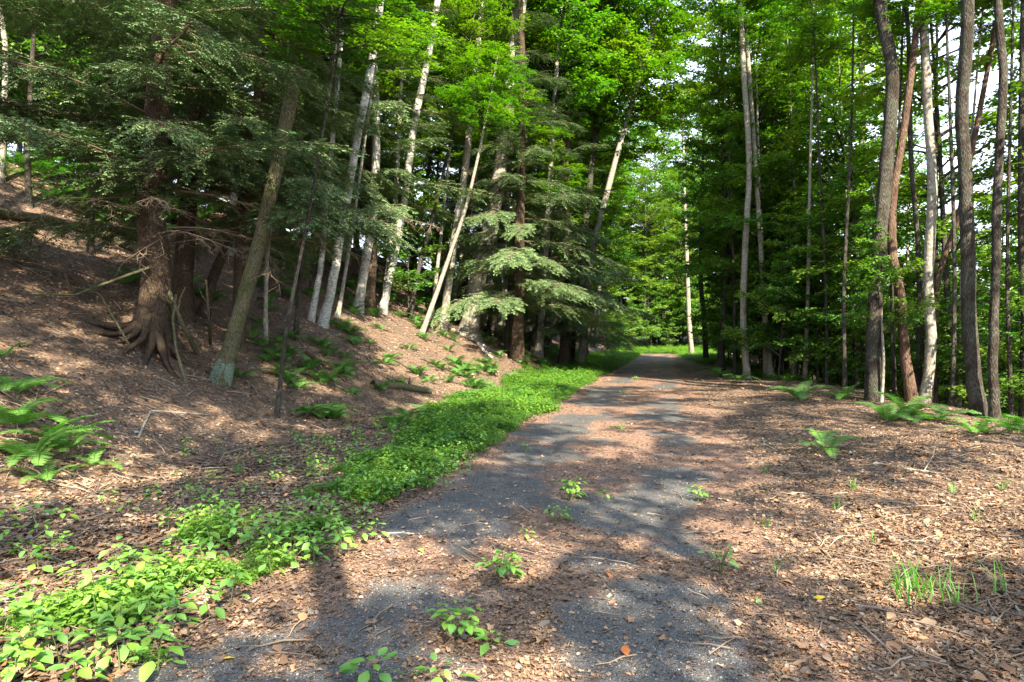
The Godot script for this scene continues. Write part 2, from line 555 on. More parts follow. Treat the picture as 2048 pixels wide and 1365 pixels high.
func hemlock(label: String, base: Vector3, path: Array, r0: float, r1: float, y0: float, reach: float, step: float, seed_: int, group := "", dead_below := 0.0, bare_share := 0.8) -> Node3D:
	var t := thing("hemlock_tree", label, "tree", base, group)
	var pp := PackedVector3Array(path)
	part(t, "trunk", trunk_mesh(pp, r0, r1, "bark_hemlock", seed_, 0.32, 14))
	rng.seed = seed_ * 7 + 1
	var curve := Curve3D.new()
	for p in pp: curve.add_point(p)
	var l := curve.get_baked_length()
	var y := y0
	var az := rf(0, TAU)
	while y < l - 0.4:
		var f := (y - y0) / (l - y0)
		var len_ := reach * (1.0 - f) ** 0.75 * rf(0.6, 1.1) + 0.3
		az += 2.399 + rf(-0.5, 0.5)
		var p := curve.sample_baked(y)
		var dead: bool = y < dead_below and rng.randf() < bare_share
		var mesh: Mesh = bare[rng.randi() % bare.size()] if dead else sprays[rng.randi() % sprays.size()]
		if dead: len_ *= 0.75
		var droop := rf(-0.30, 0.02) + 0.5 * f * f
		var d := Vector3(cos(az) * cos(droop), sin(droop), sin(az) * cos(droop))
		var s := len_ / 3.0
		var wide := clampf(s, 0.55, 1.15) * (1.0 if rng.randf() < 0.5 else -1.0)
		var bs := facing(d, (Vector3.UP + any_dir() * 0.15).normalized())
		part(t, "branch" if not dead else "dead_branch", mesh, Transform3D(Basis(bs.x * s, bs.y * absf(wide), bs.z * wide), p))
		y += step * rf(0.5, 1.5) * (1.0 + 2.2 * f)
	return t

# a small thin understory or background tree made once, then copied
var protos := {}
func make_proto(called: String, kind: String, bark: String, high: float, r: float, crown: String, c_from: float, seed_: int, limb_wide := 1.0) -> void:
	rng.seed = seed_
	var t := Node3D.new()
	var lean := Vector3(rf(-0.5, 0.5), 0, rf(-0.5, 0.5)) * high * 0.05
	var path := [Vector3.ZERO, Vector3(0, high * 0.3, 0) + lean * 0.3, Vector3(0, high * 0.65, 0) + lean * 0.5, Vector3(0, high, 0) + lean]
	part(t, "trunk", trunk_mesh(PackedVector3Array(path), r, r * 0.2, bark, seed_, 0.5, 8))
	var from := Vector3(0, high * c_from, 0) + lean * c_from
	var hi: float = crowns[crown].high
	var xf := Transform3D(Basis(Vector3.RIGHT * limb_wide, Vector3.UP * ((high * (1.0 - c_from)) / hi) + lean / hi * (1.0 - c_from), Vector3.BACK * limb_wide), from)
	part(t, "crown", crowns[crown].leaves, xf)
	part(t.get_node("trunk"), "limbs", crowns[crown].limbs, xf)
	t.name = called
	protos[kind] = t

func grow(kind: String, at: Vector3, size: float, turn: float, label: String, group: String, lean := Vector2.ZERO) -> Node3D:
	var p: Node3D = protos[kind]
	var t: Node3D = p.duplicate()
	t.name = node_name(p.name)
	add_child(t)
	t.position = at
	t.basis = Basis(Vector3(0, 0, 1), lean.x) * Basis(Vector3(1, 0, 0), lean.y) * Basis(Vector3.UP, turn) * Basis.from_scale(Vector3.ONE * size)
	var look: String = {"mid0": "grey barked", "mid1": "pale barked", "mid2": "dark barked", "mid3": "smooth grey", "tall0": "tall grey", "tall1": "tall dark", "tall2": "tall smooth", "open0": "airy crowned", "open1": "thin crowned", "sapling0": "spreading", "sapling1": "slender", "sapling2": "bushy"}[kind]
	var big := "" if absf(size - 1.0) < 0.12 else ("small " if size < 1.0 else "large ")
	tag(t, big + look + " " + label, "tree", group)
	return t

# ------------------------------------------------------------------ low plants
var fronds := []
var clumps := []
var herb_leaves := []
var herb_mats := []
var tufts := []

func make_frond(seed_: int, tone: Color) -> void:
	rng.seed = seed_
	var b := Build.new()
	var l := 1.0
	var pts := PackedVector3Array()
	var rad := PackedFloat32Array()
	var curl := rf(0.28, 0.5)
	for j in 9:
		var t := j / 8.0
		pts.append(Vector3(l * (0.55 * t + 0.32 * t * t), l * (1.05 * t - (0.55 + curl * 0.5) * t * t), 0.05 * sin(t * 3.0 + seed_) * l))
		rad.append(0.006 * (1.0 - 0.8 * t))
	b.tube(pts, rad, 4, 0.0, 0.0, -1.0, Color(0.10, 0.13, 0.04))
	var n := 30
	for k in n:
		var t := 0.14 + 0.85 * k / n
		var f := t * 8.0
		var m := mini(int(f), 7)
		var p := pts[m].lerp(pts[m + 1], f - m)
		var d := (pts[m + 1] - pts[m]).normalized()
		var w := 0.21 * sin(PI * clampf(0.12 + 0.86 * (t - 0.1) / 0.9, 0, 1)) ** 0.8 + 0.012
		for s in [-1.0, 1.0]:
			var across: Vector3 = d.cross(Vector3.UP).normalized() * s
			var up: Vector3 = across.cross(d) * s
			if up.y < 0: up = -up
			var pd := (across + d * 0.28 + Vector3.UP * rf(-0.16, 0.05)).normalized()
			var col := shift(tone, rf(0.8, 1.2), rf(-0.06, 0.08))
			# the pinna: a tapering comb of lobes
			b.kite(p, pd, up, w, 0.020, 0.1, col, 0.25)
			for q in 5:
				var e := p + pd * (w * (0.08 + 0.17 * q))
				var ll := 0.026 * (1.0 - 0.13 * q)
				b.kite(e, (d + pd * 0.35).normalized(), up, ll, 0.019, 0.1, col, 0.5)
				b.kite(e, (-d + pd * 0.5).normalized(), up, ll, 0.019, 0.1, col, 0.5)
	fronds.append(b.done(M.fern))

func fern(at: Vector3, size: float, n: int, label: String, group: String, seed_: int, dark := 0) -> Node3D:
	var t := thing("fern", label, "fern", at, group)
	rng.seed = seed_
	for k in n:
		var az := TAU * k / n + rf(-0.35, 0.35)
		var s := size * rf(0.7, 1.1)
		var bs := Basis(Vector3.UP, az) * Basis(Vector3(0, 0, 1), rf(-0.3, 0.3)) * Basis(Vector3(1, 0, 0), rf(-0.2, 0.2))
		part(t, "frond", fronds[(rng.randi() % 3) + 3 * dark], Transform3D(bs.scaled(Vector3.ONE * s), Vector3(cos(az) * 0.03, -0.01, -sin(az) * 0.03)))
	return t

func make_herb_leaves() -> void:
	for k in 4:
		rng.seed = 500 + k
		var b := Build.new()
		var prof := [0.06, 0.5, 0.86, 1.0, 0.88, 0.55, 0.0]
		var fold := 0.18 + 0.06 * k
		var droop := 0.18 + 0.12 * k
		var ratio := 0.50 + 0.04 * k
		for j in 7:
			var t := j / 6.0
			var hw: float = prof[j] * ratio * 0.5 * (1.0 + (0.05 if j % 2 else -0.03))
			var y := -droop * t * t
			for s in [-1.0, -0.5, 0.0, 0.5, 1.0]:
				b.v.append(Vector3(t, y + fold * absf(s) * hw - 0.25 * hw * s * s * absf(s) + 0.012 * sin(t * 16.0) * absf(s), hw * s))
				b.n.append(Vector3(droop * t * 1.6, 1, -fold * s).normalized())
				b.c.append(Color(1.12, 1.15, 1.1) if s == 0.0 else Color.WHITE)
		for j in 6:
			for s in 4:
				var a := j * 5 + s
				b.i.append_array(PackedInt32Array([a, a + 5, a + 1, a + 1, a + 5, a + 6]))
		herb_leaves.append(b.done(null))
	for c in [Color(0.14, 0.30, 0.045), Color(0.18, 0.345, 0.05), Color(0.115, 0.255, 0.045), Color(0.225, 0.37, 0.05)]:
		var m := StandardMaterial3D.new()
		m.resource_name = "herb_leaf"
		m.vertex_color_use_as_albedo = true
		m.albedo_color = lin(c.r, c.g, c.b)
		m.roughness = 0.45
		m.backlight_enabled = true
		m.backlight = Color(c.r * 3.2, c.g * 2.6, c.b * 2.0)
		herb_mats.append(m)

# a leafy herb: stalk, then leaves in turn up the stalk, each a part
func herb(at: Vector3, high: float, leaf: float, n: int, label: String, group: String, seed_: int, called := "herb_plant", spread := 1.0) -> Node3D:
	rng.seed = seed_
	var t := thing(called, label, "plant", at, group)
	var stalks := 1 if n < 13 else 3 if n < 25 else 6
	var per := int(n / float(stalks))
	for q in stalks:
		var lean := Vector3(rf(-1, 1), 0, rf(-1, 1)) * (0.22 if stalks == 1 else 0.55) * high * spread
		var b := Build.new()
		var h := high * rf(0.75, 1.05)
		var pts := PackedVector3Array([Vector3.DOWN * 0.03, lean * 0.3 + Vector3.UP * h * 0.4, lean * 0.7 + Vector3.UP * h * 0.75, lean + Vector3.UP * h])
		b.tube(pts, PackedFloat32Array([0.004, 0.0035, 0.0025, 0.0015]), 4, 0.0, 0.0, -1.0, Color(0.16, 0.22, 0.07))
		part(t, "stalk", b.done(M.herb))
		for k in per:
			var f := 0.25 + 0.75 * (k + rf(0, 0.7)) / per
			f = minf(f, 1.0)
			var g := f * 3.0
			var m := mini(int(g), 2)
			var p := pts[m].lerp(pts[m + 1], g - m)
			var az := k * 2.4 + rf(-0.5, 0.5)
			var pitch := rf(-0.35, 0.35) + 0.15 * f
			var s := leaf * rf(0.65, 1.1) * (1.15 - 0.55 * f * f)
			var out := Vector3(cos(az), 0, -sin(az)) * (0.25 + 0.7 * (1.0 - f)) * leaf * spread
			var bs := Basis(Vector3.UP, az) * Basis(Vector3(0, 0, 1), pitch) * Basis(Vector3(1, 0, 0), rf(-0.35, 0.35))
			part(t, "leaf", herb_leaves[rng.randi() % 4], Transform3D(bs.scaled(Vector3.ONE * s), p + out + Vector3.UP * 0.02), herb_mats[rng.randi() % 4])
	return t

func make_clump(seed_: int, tone: Color, n: int, high: float, wide: float, leaf: float) -> void:
	rng.seed = seed_
	var b := Build.new()
	for k in n:
		var a := rf(0, TAU)
		var r := wide * sqrt(rng.randf())
		var y := high * (0.35 + 0.65 * rng.randf()) * (1.0 - 0.35 * r / wide)
		var p := Vector3(cos(a) * r, y, sin(a) * r)
		b.tube(PackedVector3Array([Vector3(p.x * 0.6, -0.02, p.z * 0.6), p]), PackedFloat32Array([0.003, 0.002]), 3, 0.0, 0.0, -1.0, tone * 0.8)
		for q in 3:
			var az := a + q * 2.1 + rf(-0.5, 0.5)
			var d := Vector3(cos(az), rf(-0.4, 0.2), sin(az)).normalized()
			var up := (Vector3.UP + any_dir() * 0.3).normalized()
			up = (up - d * up.dot(d)).normalized()
			var s := leaf * rf(0.7, 1.15)
			b.blade(p - Vector3.UP * q * 0.02, d, up, s, s * rf(0.5, 0.65), 0.2, rf(0.05, 0.3), shift(tone, rf(0.78, 1.25), rf(-0.07, 0.12)))
	clumps.append(b.done(M.herb))

func make_tuft(seed_: int, n: int, high: float) -> ArrayMesh:
	rng.seed = seed_
	var b := Build.new()
	for k in n:
		grass_blade(b, Vector3(rf(-0.04, 0.04), -0.01, rf(-0.04, 0.04)), rf(0, TAU), high * rf(0.5, 1.1), rf(0.3, 1.0))
	return b.done(M.herb)

func grass_blade(b: Build, p: Vector3, az: float, l: float, arch: float) -> void:
	var d := Vector3(cos(az), 0, sin(az))
	var s := Vector3(-d.z, 0, d.x)
	var k := b.v.size()
	var col := shift(Color(0.10, 0.25, 0.045), rf(0.8, 1.3), rf(-0.05, 0.15))
	for j in 6:
		var t := j / 5.0
		var q := p + d * (l * arch * t * t * 0.7) + Vector3.UP * (l * (t - 0.35 * arch * t * t))
		var w := 0.0036 * (1.0 - t * t) + 0.0005
		b.v.append(q + s * w); b.v.append(q - s * w)
		var nn := (Vector3.UP * (0.3 + arch * t) - d * (1.0 - 0.6 * t)).normalized()
		b.n.append(nn); b.n.append(nn)
		b.c.append(col); b.c.append(col)
	for j in 5:
		var a := k + j * 2
		b.i.append_array(PackedInt32Array([a, a + 1, a + 2, a + 1, a + 3, a + 2]))

# ------------------------------------------------------------------ scatter
func scatter(called: String, mesh: Mesh, places: Array, colors: Array, label: String, category: String, parent: Node = null) -> MultiMeshInstance3D:
	var mm := MultiMesh.new()
	mm.transform_format = MultiMesh.TRANSFORM_3D
	mm.use_colors = colors.size() > 0
	mm.mesh = mesh
	mm.instance_count = places.size()
	for k in places.size():
		mm.set_instance_transform(k, places[k])
		if colors.size() > 0: mm.set_instance_color(k, colors[k])
	var o := MultiMeshInstance3D.new()
	o.name = node_name(called)
	o.multimesh = mm
	if parent: parent.add_child(o, true)
	else: add_child(o, true)
	o.set_meta("kind", "stuff")
	if label: o.set_meta("label", label)
	if category and not parent: o.set_meta("category", category)
	return o

func grass(at: Vector3, n: int, high: float, label: String, seed_: int) -> void:
	rng.seed = seed_
	var t := thing("grass_tuft", label, "grass", at)
	for k in n:
		var b := Build.new()
		var w := 0.012 * sqrt(float(n)) + 0.012 * sqrt(maxf(0.0, n - 20.0))
		grass_blade(b, Vector3(rf(-w, w), -0.01, rf(-w, w)), rf(0, TAU), high * rf(0.5, 1.1), rf(0.3, 1.0))
		part(t, "blade", b.done(M.herb))

func single_leaf(at: Vector3, size: float, c: Color, label: String, seed_: int) -> void:
	rng.seed = seed_
	var m := StandardMaterial3D.new()
	m.resource_name = "fallen_leaf"
	m.vertex_color_use_as_albedo = true
	m.albedo_color = lin(c.r, c.g, c.b)
	m.roughness = 0.6
	var o := MeshInstance3D.new()
	o.name = node_name("fallen_leaf")
	o.mesh = herb_leaves[seed_ % 4]
	o.material_override = m
	add_child(o)
	var up := (slope(at.x, at.z) + any_dir() * 0.2).normalized()
	o.transform = Transform3D(facing(any_dir().cross(up), up).scaled(Vector3(size, size, size * 1.3)), at + Vector3.UP * 0.03)
	tag(o, label, "leaf")

# pale green lichen that coats the lowest part of the slanting trunk
func lichen_foot(t: Node3D, r: float) -> void:
	var b := Build.new()
	var d := Vector3(0.273, 0.962, 0.0)
	var pts := PackedVector3Array()
	var rad := PackedFloat32Array()
	for k in 7:
		var f := k / 6.0
		pts.append(d * (0.44 * f - 0.02))
		rad.append(r * (1.05 + 0.48 * exp(-0.5 * f / 0.35)) + 0.006 - 0.03 * pow(f, 6.0))
	b.tube(pts, rad, 18, 0.035, 2.0)
	bark_mat("lichen", [[0.0, 0.06, 0.065, 0.045], [0.4, 0.13, 0.165, 0.12], [0.7, 0.24, 0.30, 0.235], [1.0, 0.38, 0.44, 0.36]], [[0.0, 0.45, 0.45, 0.4], [0.5, 0.9, 0.95, 0.9], [1.0, 1.0, 1.0, 1.0]], Vector3(2.2, 1.2, 2.2), 1.2, 44)
	part(t, "lichen_coat", b.done(M.lichen)).set_meta("label", "pale green lichen on the trunk's foot")

# ------------------------------------------------------------------ the scene
func _ready() -> void:
	# camera
	var cam := Camera3D.new()
	cam.name = "camera"
	cam.fov = 55.399
	cam.far = 900.0
	cam.near = 0.05
	add_child(cam)
	cam.position = Vector3(0, 1.550, 0)
	cam.rotation.x = -0.00654
	cam.current = true
	# sky, air and exposure
	var env := Environment.new()
	var sky := Sky.new()
	var sm := ProceduralSkyMaterial.new()
	sm.sky_top_color = Color(0.74, 0.81, 0.94)
	sm.sky_horizon_color = Color(0.92, 0.95, 1.0)
	sm.sky_curve = 0.25
	sm.sky_energy_multiplier = 0.88
	sm.ground_bottom_color = Color(0.20, 0.22, 0.16)
	sm.ground_horizon_color = Color(0.5, 0.55, 0.5)
	sky.sky_material = sm
	env.background_mode = Environment.BG_SKY
	env.sky = sky
	env.tonemap_mode = Environment.TONE_MAPPER_LINEAR
	env.tonemap_exposure = 5.3
	env.sdfgi_enabled = true
	env.ssao_enabled = true
	env.ssil_enabled = true
	var we := WorldEnvironment.new()
	we.name = "environment"
	we.environment = env
	add_child(we)
	# sun: high, behind the camera on the right
	var sun := DirectionalLight3D.new()
	sun.name = "sun"
	sun.light_energy = 1.6
	sun.light_angular_distance = 0.5
	sun.light_color = Color(1.0, 0.95, 0.86)
	sun.shadow_enabled = true
	add_child(sun)
	sun.look_at_from_position(TO_SUN * 50.0, Vector3.ZERO)

	rng.seed = 11
	materials()
	ground_and_lane()
	make_plants()
	standing_trees()
	woodland()
	undergrowth()
	floor_litter()
	for p in protos.values(): p.free()

func ground_and_lane() -> void:
	var n := 300
	var b := Build.new()
	var place := func(k: int) -> float: return 7.8 * sinh(4.5 * (2.0 * k / n - 1.0))
	for j in n + 1:
		for i in n + 1:
			var x: float = place.call(i)
			var z: float = place.call(j) - 7.0
			b.v.append(Vector3(x, height(x, z), z))
			b.n.append(slope(x, z))
	for j in n:
		for i in n:
			var a := j * (n + 1) + i
			b.i.append_array(PackedInt32Array([a, a + 1, a + n + 1, a + 1, a + n + 2, a + n + 1]))
	var g := part(self, "ground", b.done(M.litter))
	tag(g, "forest floor covered in brown fallen leaves", "", "", "structure")
	# the lane: worn dark asphalt, brown where leaf crumbs and needles lie on it
	var f := FastNoiseLite.new()
	f.seed = 4
	f.frequency = 0.42
	f.fractal_octaves = 4
	var e := FastNoiseLite.new()
	e.seed = 9
	e.frequency = 0.55
	b = Build.new()
	var nu := 40
	var nv := 420
	for j in nv + 1:
		var v := -5.0 + 7.0 * (exp(2.45 * j / nv) - 1.0)
		for i in nu + 1:
			var t := float(i) / nu
			var lo := -2.42 + 0.22 * e.get_noise_2d(v, 3.0) + 0.25 * smoothstep(20.0, 45.0, v)
			var hi := 0.95 + 0.5 * e.get_noise_2d(v, 40.0) + 0.3 * e.get_noise_2d(v * 3.0, 60.0) - 0.45 * smoothstep(14.0, 34.0, v)
			var u := lerpf(lo, hi, t)
			var p := spot(u, v, 0.012 - (0.05 if i == 0 or i == nu else 0.0))
			b.v.append(p)
			b.n.append(Vector3.UP)
			var m := lane_mask(f, u, v)
			var grey := 0.15 + 0.05 * f.get_noise_2d(p.x * 3.0, p.z * 3.0 + 90.0)
			b.c.append(Color(grey * 1.05, grey, grey * 0.94).lerp(Color(0.40, 0.24, 0.165), m))
	for j in nv:
		for i in nu:
			var a := j * (nu + 1) + i
			b.i.append_array(PackedInt32Array([a, a + nu + 1, a + 1, a + 1, a + nu + 1, a + nu + 2]))
	var lane := part(self, "road", b.done(M.asphalt))
	tag(lane, "worn narrow asphalt lane strewn with leaf crumbs", "", "", "structure")

func lane_mask(f: FastNoiseLite, u: float, v: float) -> float:
	var x := u * ct + v * sn
	var z := u * sn - v * ct
	var k := f.get_noise_2d(x, z) + 0.5 * f.get_noise_2d(x * 2.7 + 50.0, z * 2.7)
	k += 0.14 * smoothstep(10.0, 22.0, v) + 0.75 * smoothstep(0.1, 0.9, u) + 0.25 * smoothstep(-1.9, -2.4, u) - 0.34 * (exp(-pow((u + 1.5) / 0.42, 2.0)) + exp(-pow((u - 0.05) / 0.38, 2.0)))
	return smoothstep(-0.24, 0.10, k)

func make_plants() -> void:
	for k in 3: make_crown("tall%d" % k, 101 + k, 11.0, 3.4, 50, 0.15, 0.13, "tall")
	for k in 4: make_crown("mid%d" % k, 201 + k, 9.0, 2.5, 44, 0.125, 0.10, "mid")
	for k in 2: make_crown("open%d" % k, 251 + k, 9.0, 2.7, 22, 0.125, 0.11, "mid")
	for k in 3: make_crown("sapling%d" % k, 301 + k, 4.5, 1.6, 26, 0.105, 0.085, "sapling")
	for k in 4: make_spray(401 + k, false, [1.0, 0.85, 0.65, 0.95][k])
	for k in 3: make_spray(451 + k, true)
	for k in 3: make_frond(461 + k, Color(0.12, 0.255, 0.045))
	for k in 3: make_frond(471 + k, Color(0.11, 0.245, 0.05))
	make_herb_leaves()
	for k in 3: make_clump(481 + k, [Color(0.10, 0.23, 0.04), Color(0.085, 0.205, 0.04), Color(0.12, 0.25, 0.04)][k], [26, 18, 30][k], [0.20, 0.34, 0.26][k], 0.26, [0.045, 0.075, 0.055][k])
	for k in 2: make_clump(491 + k, Color(0.15, 0.285, 0.035), [28, 20][k], [0.24, 0.32][k], 0.28, [0.05, 0.07][k])
	for k in 3: make_proto("woodland_tree", "tall%d" % k, ["bark_grey", "bark_maple", "bark_grey"][k], 19.0, 0.17, "tall%d" % k, 0.45, 601 + k, 1.0)
	for k in 4: make_proto("slender_tree", "mid%d" % k, ["bark_grey", "bark_birch", "bark_maple", "bark_grey"][k], 12.5, 0.085, "mid%d" % k, 0.25, 611 + k)
	for k in 2: make_proto("airy_tree", "open%d" % k, "bark_maple", 12.5, 0.085, "open%d" % k, 0.30, 631 + k)
	for k in 3: make_proto("sapling", "sapling%d" % k, "bark_maple", 5.2, 0.028, "sapling%d" % k, 0.14, 621 + k)

func woodland() -> void:
	# shade trees out of the frame, behind and to the right of the camera
	grow("tall1", Vector3(1.50, height(1.50, 3.00) - 0.1, 3.00), 0.95, 1.36, "tree beside and behind the viewpoint, shading the lane", "shade trees beside the viewpoint")
	grow("open0", Vector3(9.50, height(9.50, -1.50) - 0.1, -1.50), 1.40, 5.77, "tree beside and behind the viewpoint, shading the lane", "shade trees beside the viewpoint")
	grow("open1", Vector3(5.00, height(5.00, 4.50) - 0.1, 4.50), 1.25, 0.76, "tree beside and behind the viewpoint, shading the lane", "shade trees beside the viewpoint")
	grow("open0", Vector3(-1.00, height(-1.00, 12.00) - 0.1, 12.00), 1.30, 4.23, "tree beside and behind the viewpoint, shading the lane", "shade trees beside the viewpoint")
	grow("open1", Vector3(-3.00, height(-3.00, 4.00) - 0.1, 4.00), 1.40, 0.51, "tree beside and behind the viewpoint, shading the lane", "shade trees beside the viewpoint")
	# crowded trees down the right-hand slope
	rng.seed = 71
	var n := 0
	while n < 42:
		var d := rf(15.0, 85.0)
		var x := d * rf(0.30, 0.95)
		var p := Vector3(x, 0, -d)
		var uv := lane_of(p)
		var edge := 6.3 - 2.4 * smoothstep(12.0, 28.0, uv.y)
		if uv.x < edge + 1.5 or uv.x > 48.0 or uv.y > 44.0 and uv.y < 78.0 and uv.x < 15.0: continue
		n += 1
		p.y = height(p.x, p.z) - 0.1
		var kind: String = ["open0", "open1", "mid0", "mid1", "mid2", "mid3", "open0", "open1"][rng.randi() % 8]
		grow(kind, p, rf(0.8, 1.15), rf(0, TAU), "background tree on the slope below the right-hand trunks", "background trees down the right-hand slope", Vector2(rf(-0.05, 0.05), rf(-0.05, 0.05)))
	# the tree line along the right edge of the lane, farther on
	n = 0
	while n < 12:
		var v := rf(24.0, 46.0)
		var u := rf(3.2, 7.0)
		var p := spot(u, v, -0.05)
		n += 1
		var kind: String = ["mid0", "mid1", "mid2", "mid3"][rng.randi() % 4]
		grow(kind, p, rf(0.85, 1.3), rf(0, TAU), "tree in the row along the far right edge of the lane", "trees along the far right edge of the lane", Vector2(rf(-0.02, 0.10), rf(-0.05, 0.05)))
	# trees on the left hill, among and behind the hemlocks
	n = 0
	while n < 36:
		var d := rf(17.0, 75.0)
		var x := d * rf(-0.95, 0.10)
		var p := Vector3(x, 0, -d)
		var uv := lane_of(p)
		if uv.x > -7.0 - 3.0 * (1.0 - smoothstep(20.0, 40.0, uv.y)) or uv.x < -48.0: continue
		n += 1
		p.y = height(p.x, p.z) - 0.15
		var kind: String = ["tall0", "tall2", "mid0", "mid1", "mid2", "mid3"][rng.randi() % 6]
		grow(kind, p, rf(0.8, 1.2), rf(0, TAU), "tree far up the left-hand wooded hillside", "background trees on the left hillside", Vector2(rf(-0.06, 0.02), rf(-0.04, 0.04)))
	for a in [["tall0", -5.6, 29.0], ["tall2", -6.4, 36.0], ["tall1", -5.2, 43.0], ["tall0", -5.4, 52.0], ["tall1", 4.4, 38.0]]:
		grow(a[0], spot(a[1], a[2], -0.1), rf(1.1, 1.3), rf(0, TAU), "tree with high crown meeting over the far lane", "tall trees along the far lane", Vector2(0.05 * signf(a[1]), rf(-0.04, 0.04)))
	for k in 10:
		grow(["open0", "open1"][k % 2], spot(11.0 + 1.2 * k, 13.5 + 2.1 * (k * 3 % 7), -0.1), rf(1.0, 1.3), rf(0, TAU), "background tree on the slope below the right-hand trunks", "background trees down the right-hand slope", Vector2(rf(-0.05, 0.05), rf(-0.05, 0.05)))
	for k in 9:
		grow(["mid0", "mid3", "tall2", "mid2"][k % 4], spot(-10.5 - 2.3 * (k * 5 % 4), 22.0 + 2.6 * k, -0.15), rf(1.1, 1.4), rf(0, TAU), "tree far up the left-hand wooded hillside", "background trees on the left hillside", Vector2(rf(-0.06, 0.02), rf(-0.04, 0.04)))
	# hemlocks deeper in the left wood
	var first: Node3D = get_node("hemlock_tree_007")
	for a in [[-11.5, 21.0], [-9.0, 28.5], [-15.0, 26.0], [-19.0, 19.0], [-8.0, 38.0], [-17.0, 34.0], [-23.0, 27.0]]:
		var h: Node3D = first.duplicate()
		h.name = node_name("hemlock_tree")
		add_child(h)
		h.position = spot(a[0], a[1], -0.1)
		h.basis = Basis(Vector3.UP, rf(0, TAU)).scaled(Vector3.ONE * rf(0.85, 1.2))
		tag(h, "dim hemlock deep in the left wood behind the birches", "tree", "hemlocks deep in the left wood")
	# the left edge of the lane, farther on
	n = 0
	while n < 15:
		var p := spot(rf(-9.0, -4.6), rf(32.0, 66.0), -0.1)
		n += 1
		var kind: String = ["mid0", "mid1", "mid2", "tall1", "tall2"][rng.randi() % 5]
		grow(kind, p, rf(0.9, 1.35), rf(0, TAU), "tree leaning over the far left edge of the lane", "trees along the far left edge of the lane", Vector2(rf(-0.16, 0.0), rf(-0.04, 0.04)))
	# the wood that closes the view where the lane ends
	n = 0
	while n < 44:
		var p := spot(rf(-22.0, 22.0), rf(68.0, 100.0), -0.1)
		n += 1
		var kind: String = ["mid0", "mid1", "mid2", "mid3", "tall0", "tall1", "tall2"][rng.randi() % 7]
		grow(kind, p, rf(0.9, 1.35), rf(0, TAU), "distant tree closing the view beyond the end of the lane", "distant trees beyond the end of the lane", Vector2(rf(-0.05, 0.05), rf(-0.04, 0.04)))
	# saplings
	n = 0
	while n < 76:
		var v := rf(13.0, 48.0)
		var u := rf(4.6, 13.0) - 1.5 * smoothstep(14.0, 28.0, v)
		var p := spot(u, v, -0.05)
		if absf(p.x / p.z) > 0.9 or v < 20.0 and u < 8.5: continue
		n += 1
		grow("sapling%d" % (rng.randi() % 3), p, rf(0.6, 1.35), rf(0, TAU), "sapling filling the shade between the right-hand trunks", "saplings between the right-hand trunks", Vector2(rf(-0.06, 0.10), rf(-0.08, 0.08)))
	n = 0
	while n < 60:
		var p := spot(rf(-13.0, 11.0), rf(61.0, 84.0), -0.05)
		if absf(lane_of(p).x + 0.4) < 2.0 and lane_of(p).y < 66.0: continue
		n += 1
		grow("sapling%d" % (rng.randi() % 3), p, rf(0.5, 1.1), rf(0, TAU), "sapling in the green thicket where the lane ends", "saplings where the lane ends", Vector2(rf(-0.1, 0.1), rf(-0.1, 0.1)))
	for k in 16:
		grow("sapling%d" % (k % 3), spot(rf(-5.0, 4.5), rf(68.0, 77.0), -0.05), rf(1.1, 1.8), rf(0, TAU), "sapling in the green thicket where the lane ends", "saplings where the lane ends", Vector2(rf(-0.1, 0.1), rf(-0.1, 0.1)))
	for k in 12:
		grow(["mid0", "mid1", "mid2", "mid3", "tall1", "tall2"][k % 6], spot(-6.0 + k * 1.1 + rf(-0.4, 0.4), rf(72.0, 88.0), -0.1), rf(1.2, 1.5), rf(0, TAU), "distant tree closing the view beyond the end of the lane", "distant trees beyond the end of the lane", Vector2(rf(-0.05, 0.05), rf(-0.04, 0.04)))
	for k in 18:
		var v := 15.5 + k * 1.25
		var u := (6.3 - 2.4 * smoothstep(12.0, 28.0, v)) + rf(0.6, 2.2) - 1.0 * smoothstep(21.0, 25.0, v)
		grow("sapling%d" % (k % 3), spot(u, v, -0.05), rf(0.5, 0.8) + 0.5 * smoothstep(18.0, 24.0, v), rf(0, TAU), "sapling at the brink of the right verge", "saplings at the brink of the right verge", Vector2(rf(0.0, 0.14), rf(-0.1, 0.1)))
	for k in 26:
		grow("sapling%d" % (k % 3), spot(rf(-14.0, 12.0), rf(78.0, 100.0), -0.05), rf(1.2, 2.0), rf(0, TAU), "sapling in the green thicket where the lane ends", "saplings where the lane ends", Vector2(rf(-0.1, 0.1), rf(-0.1, 0.1)))
	for k in 24:
		grow("sapling%d" % (k % 3), spot(rf(-26.0, -15.0), 8.0 + k * 1.1, -0.05), rf(1.1, 1.9), rf(0, TAU), "sapling along the crest of the left hill", "saplings on the crest of the left hill", Vector2(rf(-0.1, 0.1), rf(-0.1, 0.1)))
	n = 0
	while n < 54:
		var p := spot(rf(-24.0, -6.5), rf(17.0, 62.0), -0.05)
		n += 1
		grow("sapling%d" % (rng.randi() % 3), p, rf(0.6, 1.3), rf(0, TAU), "sapling on the left bank between grey trunks", "saplings on the left bank")

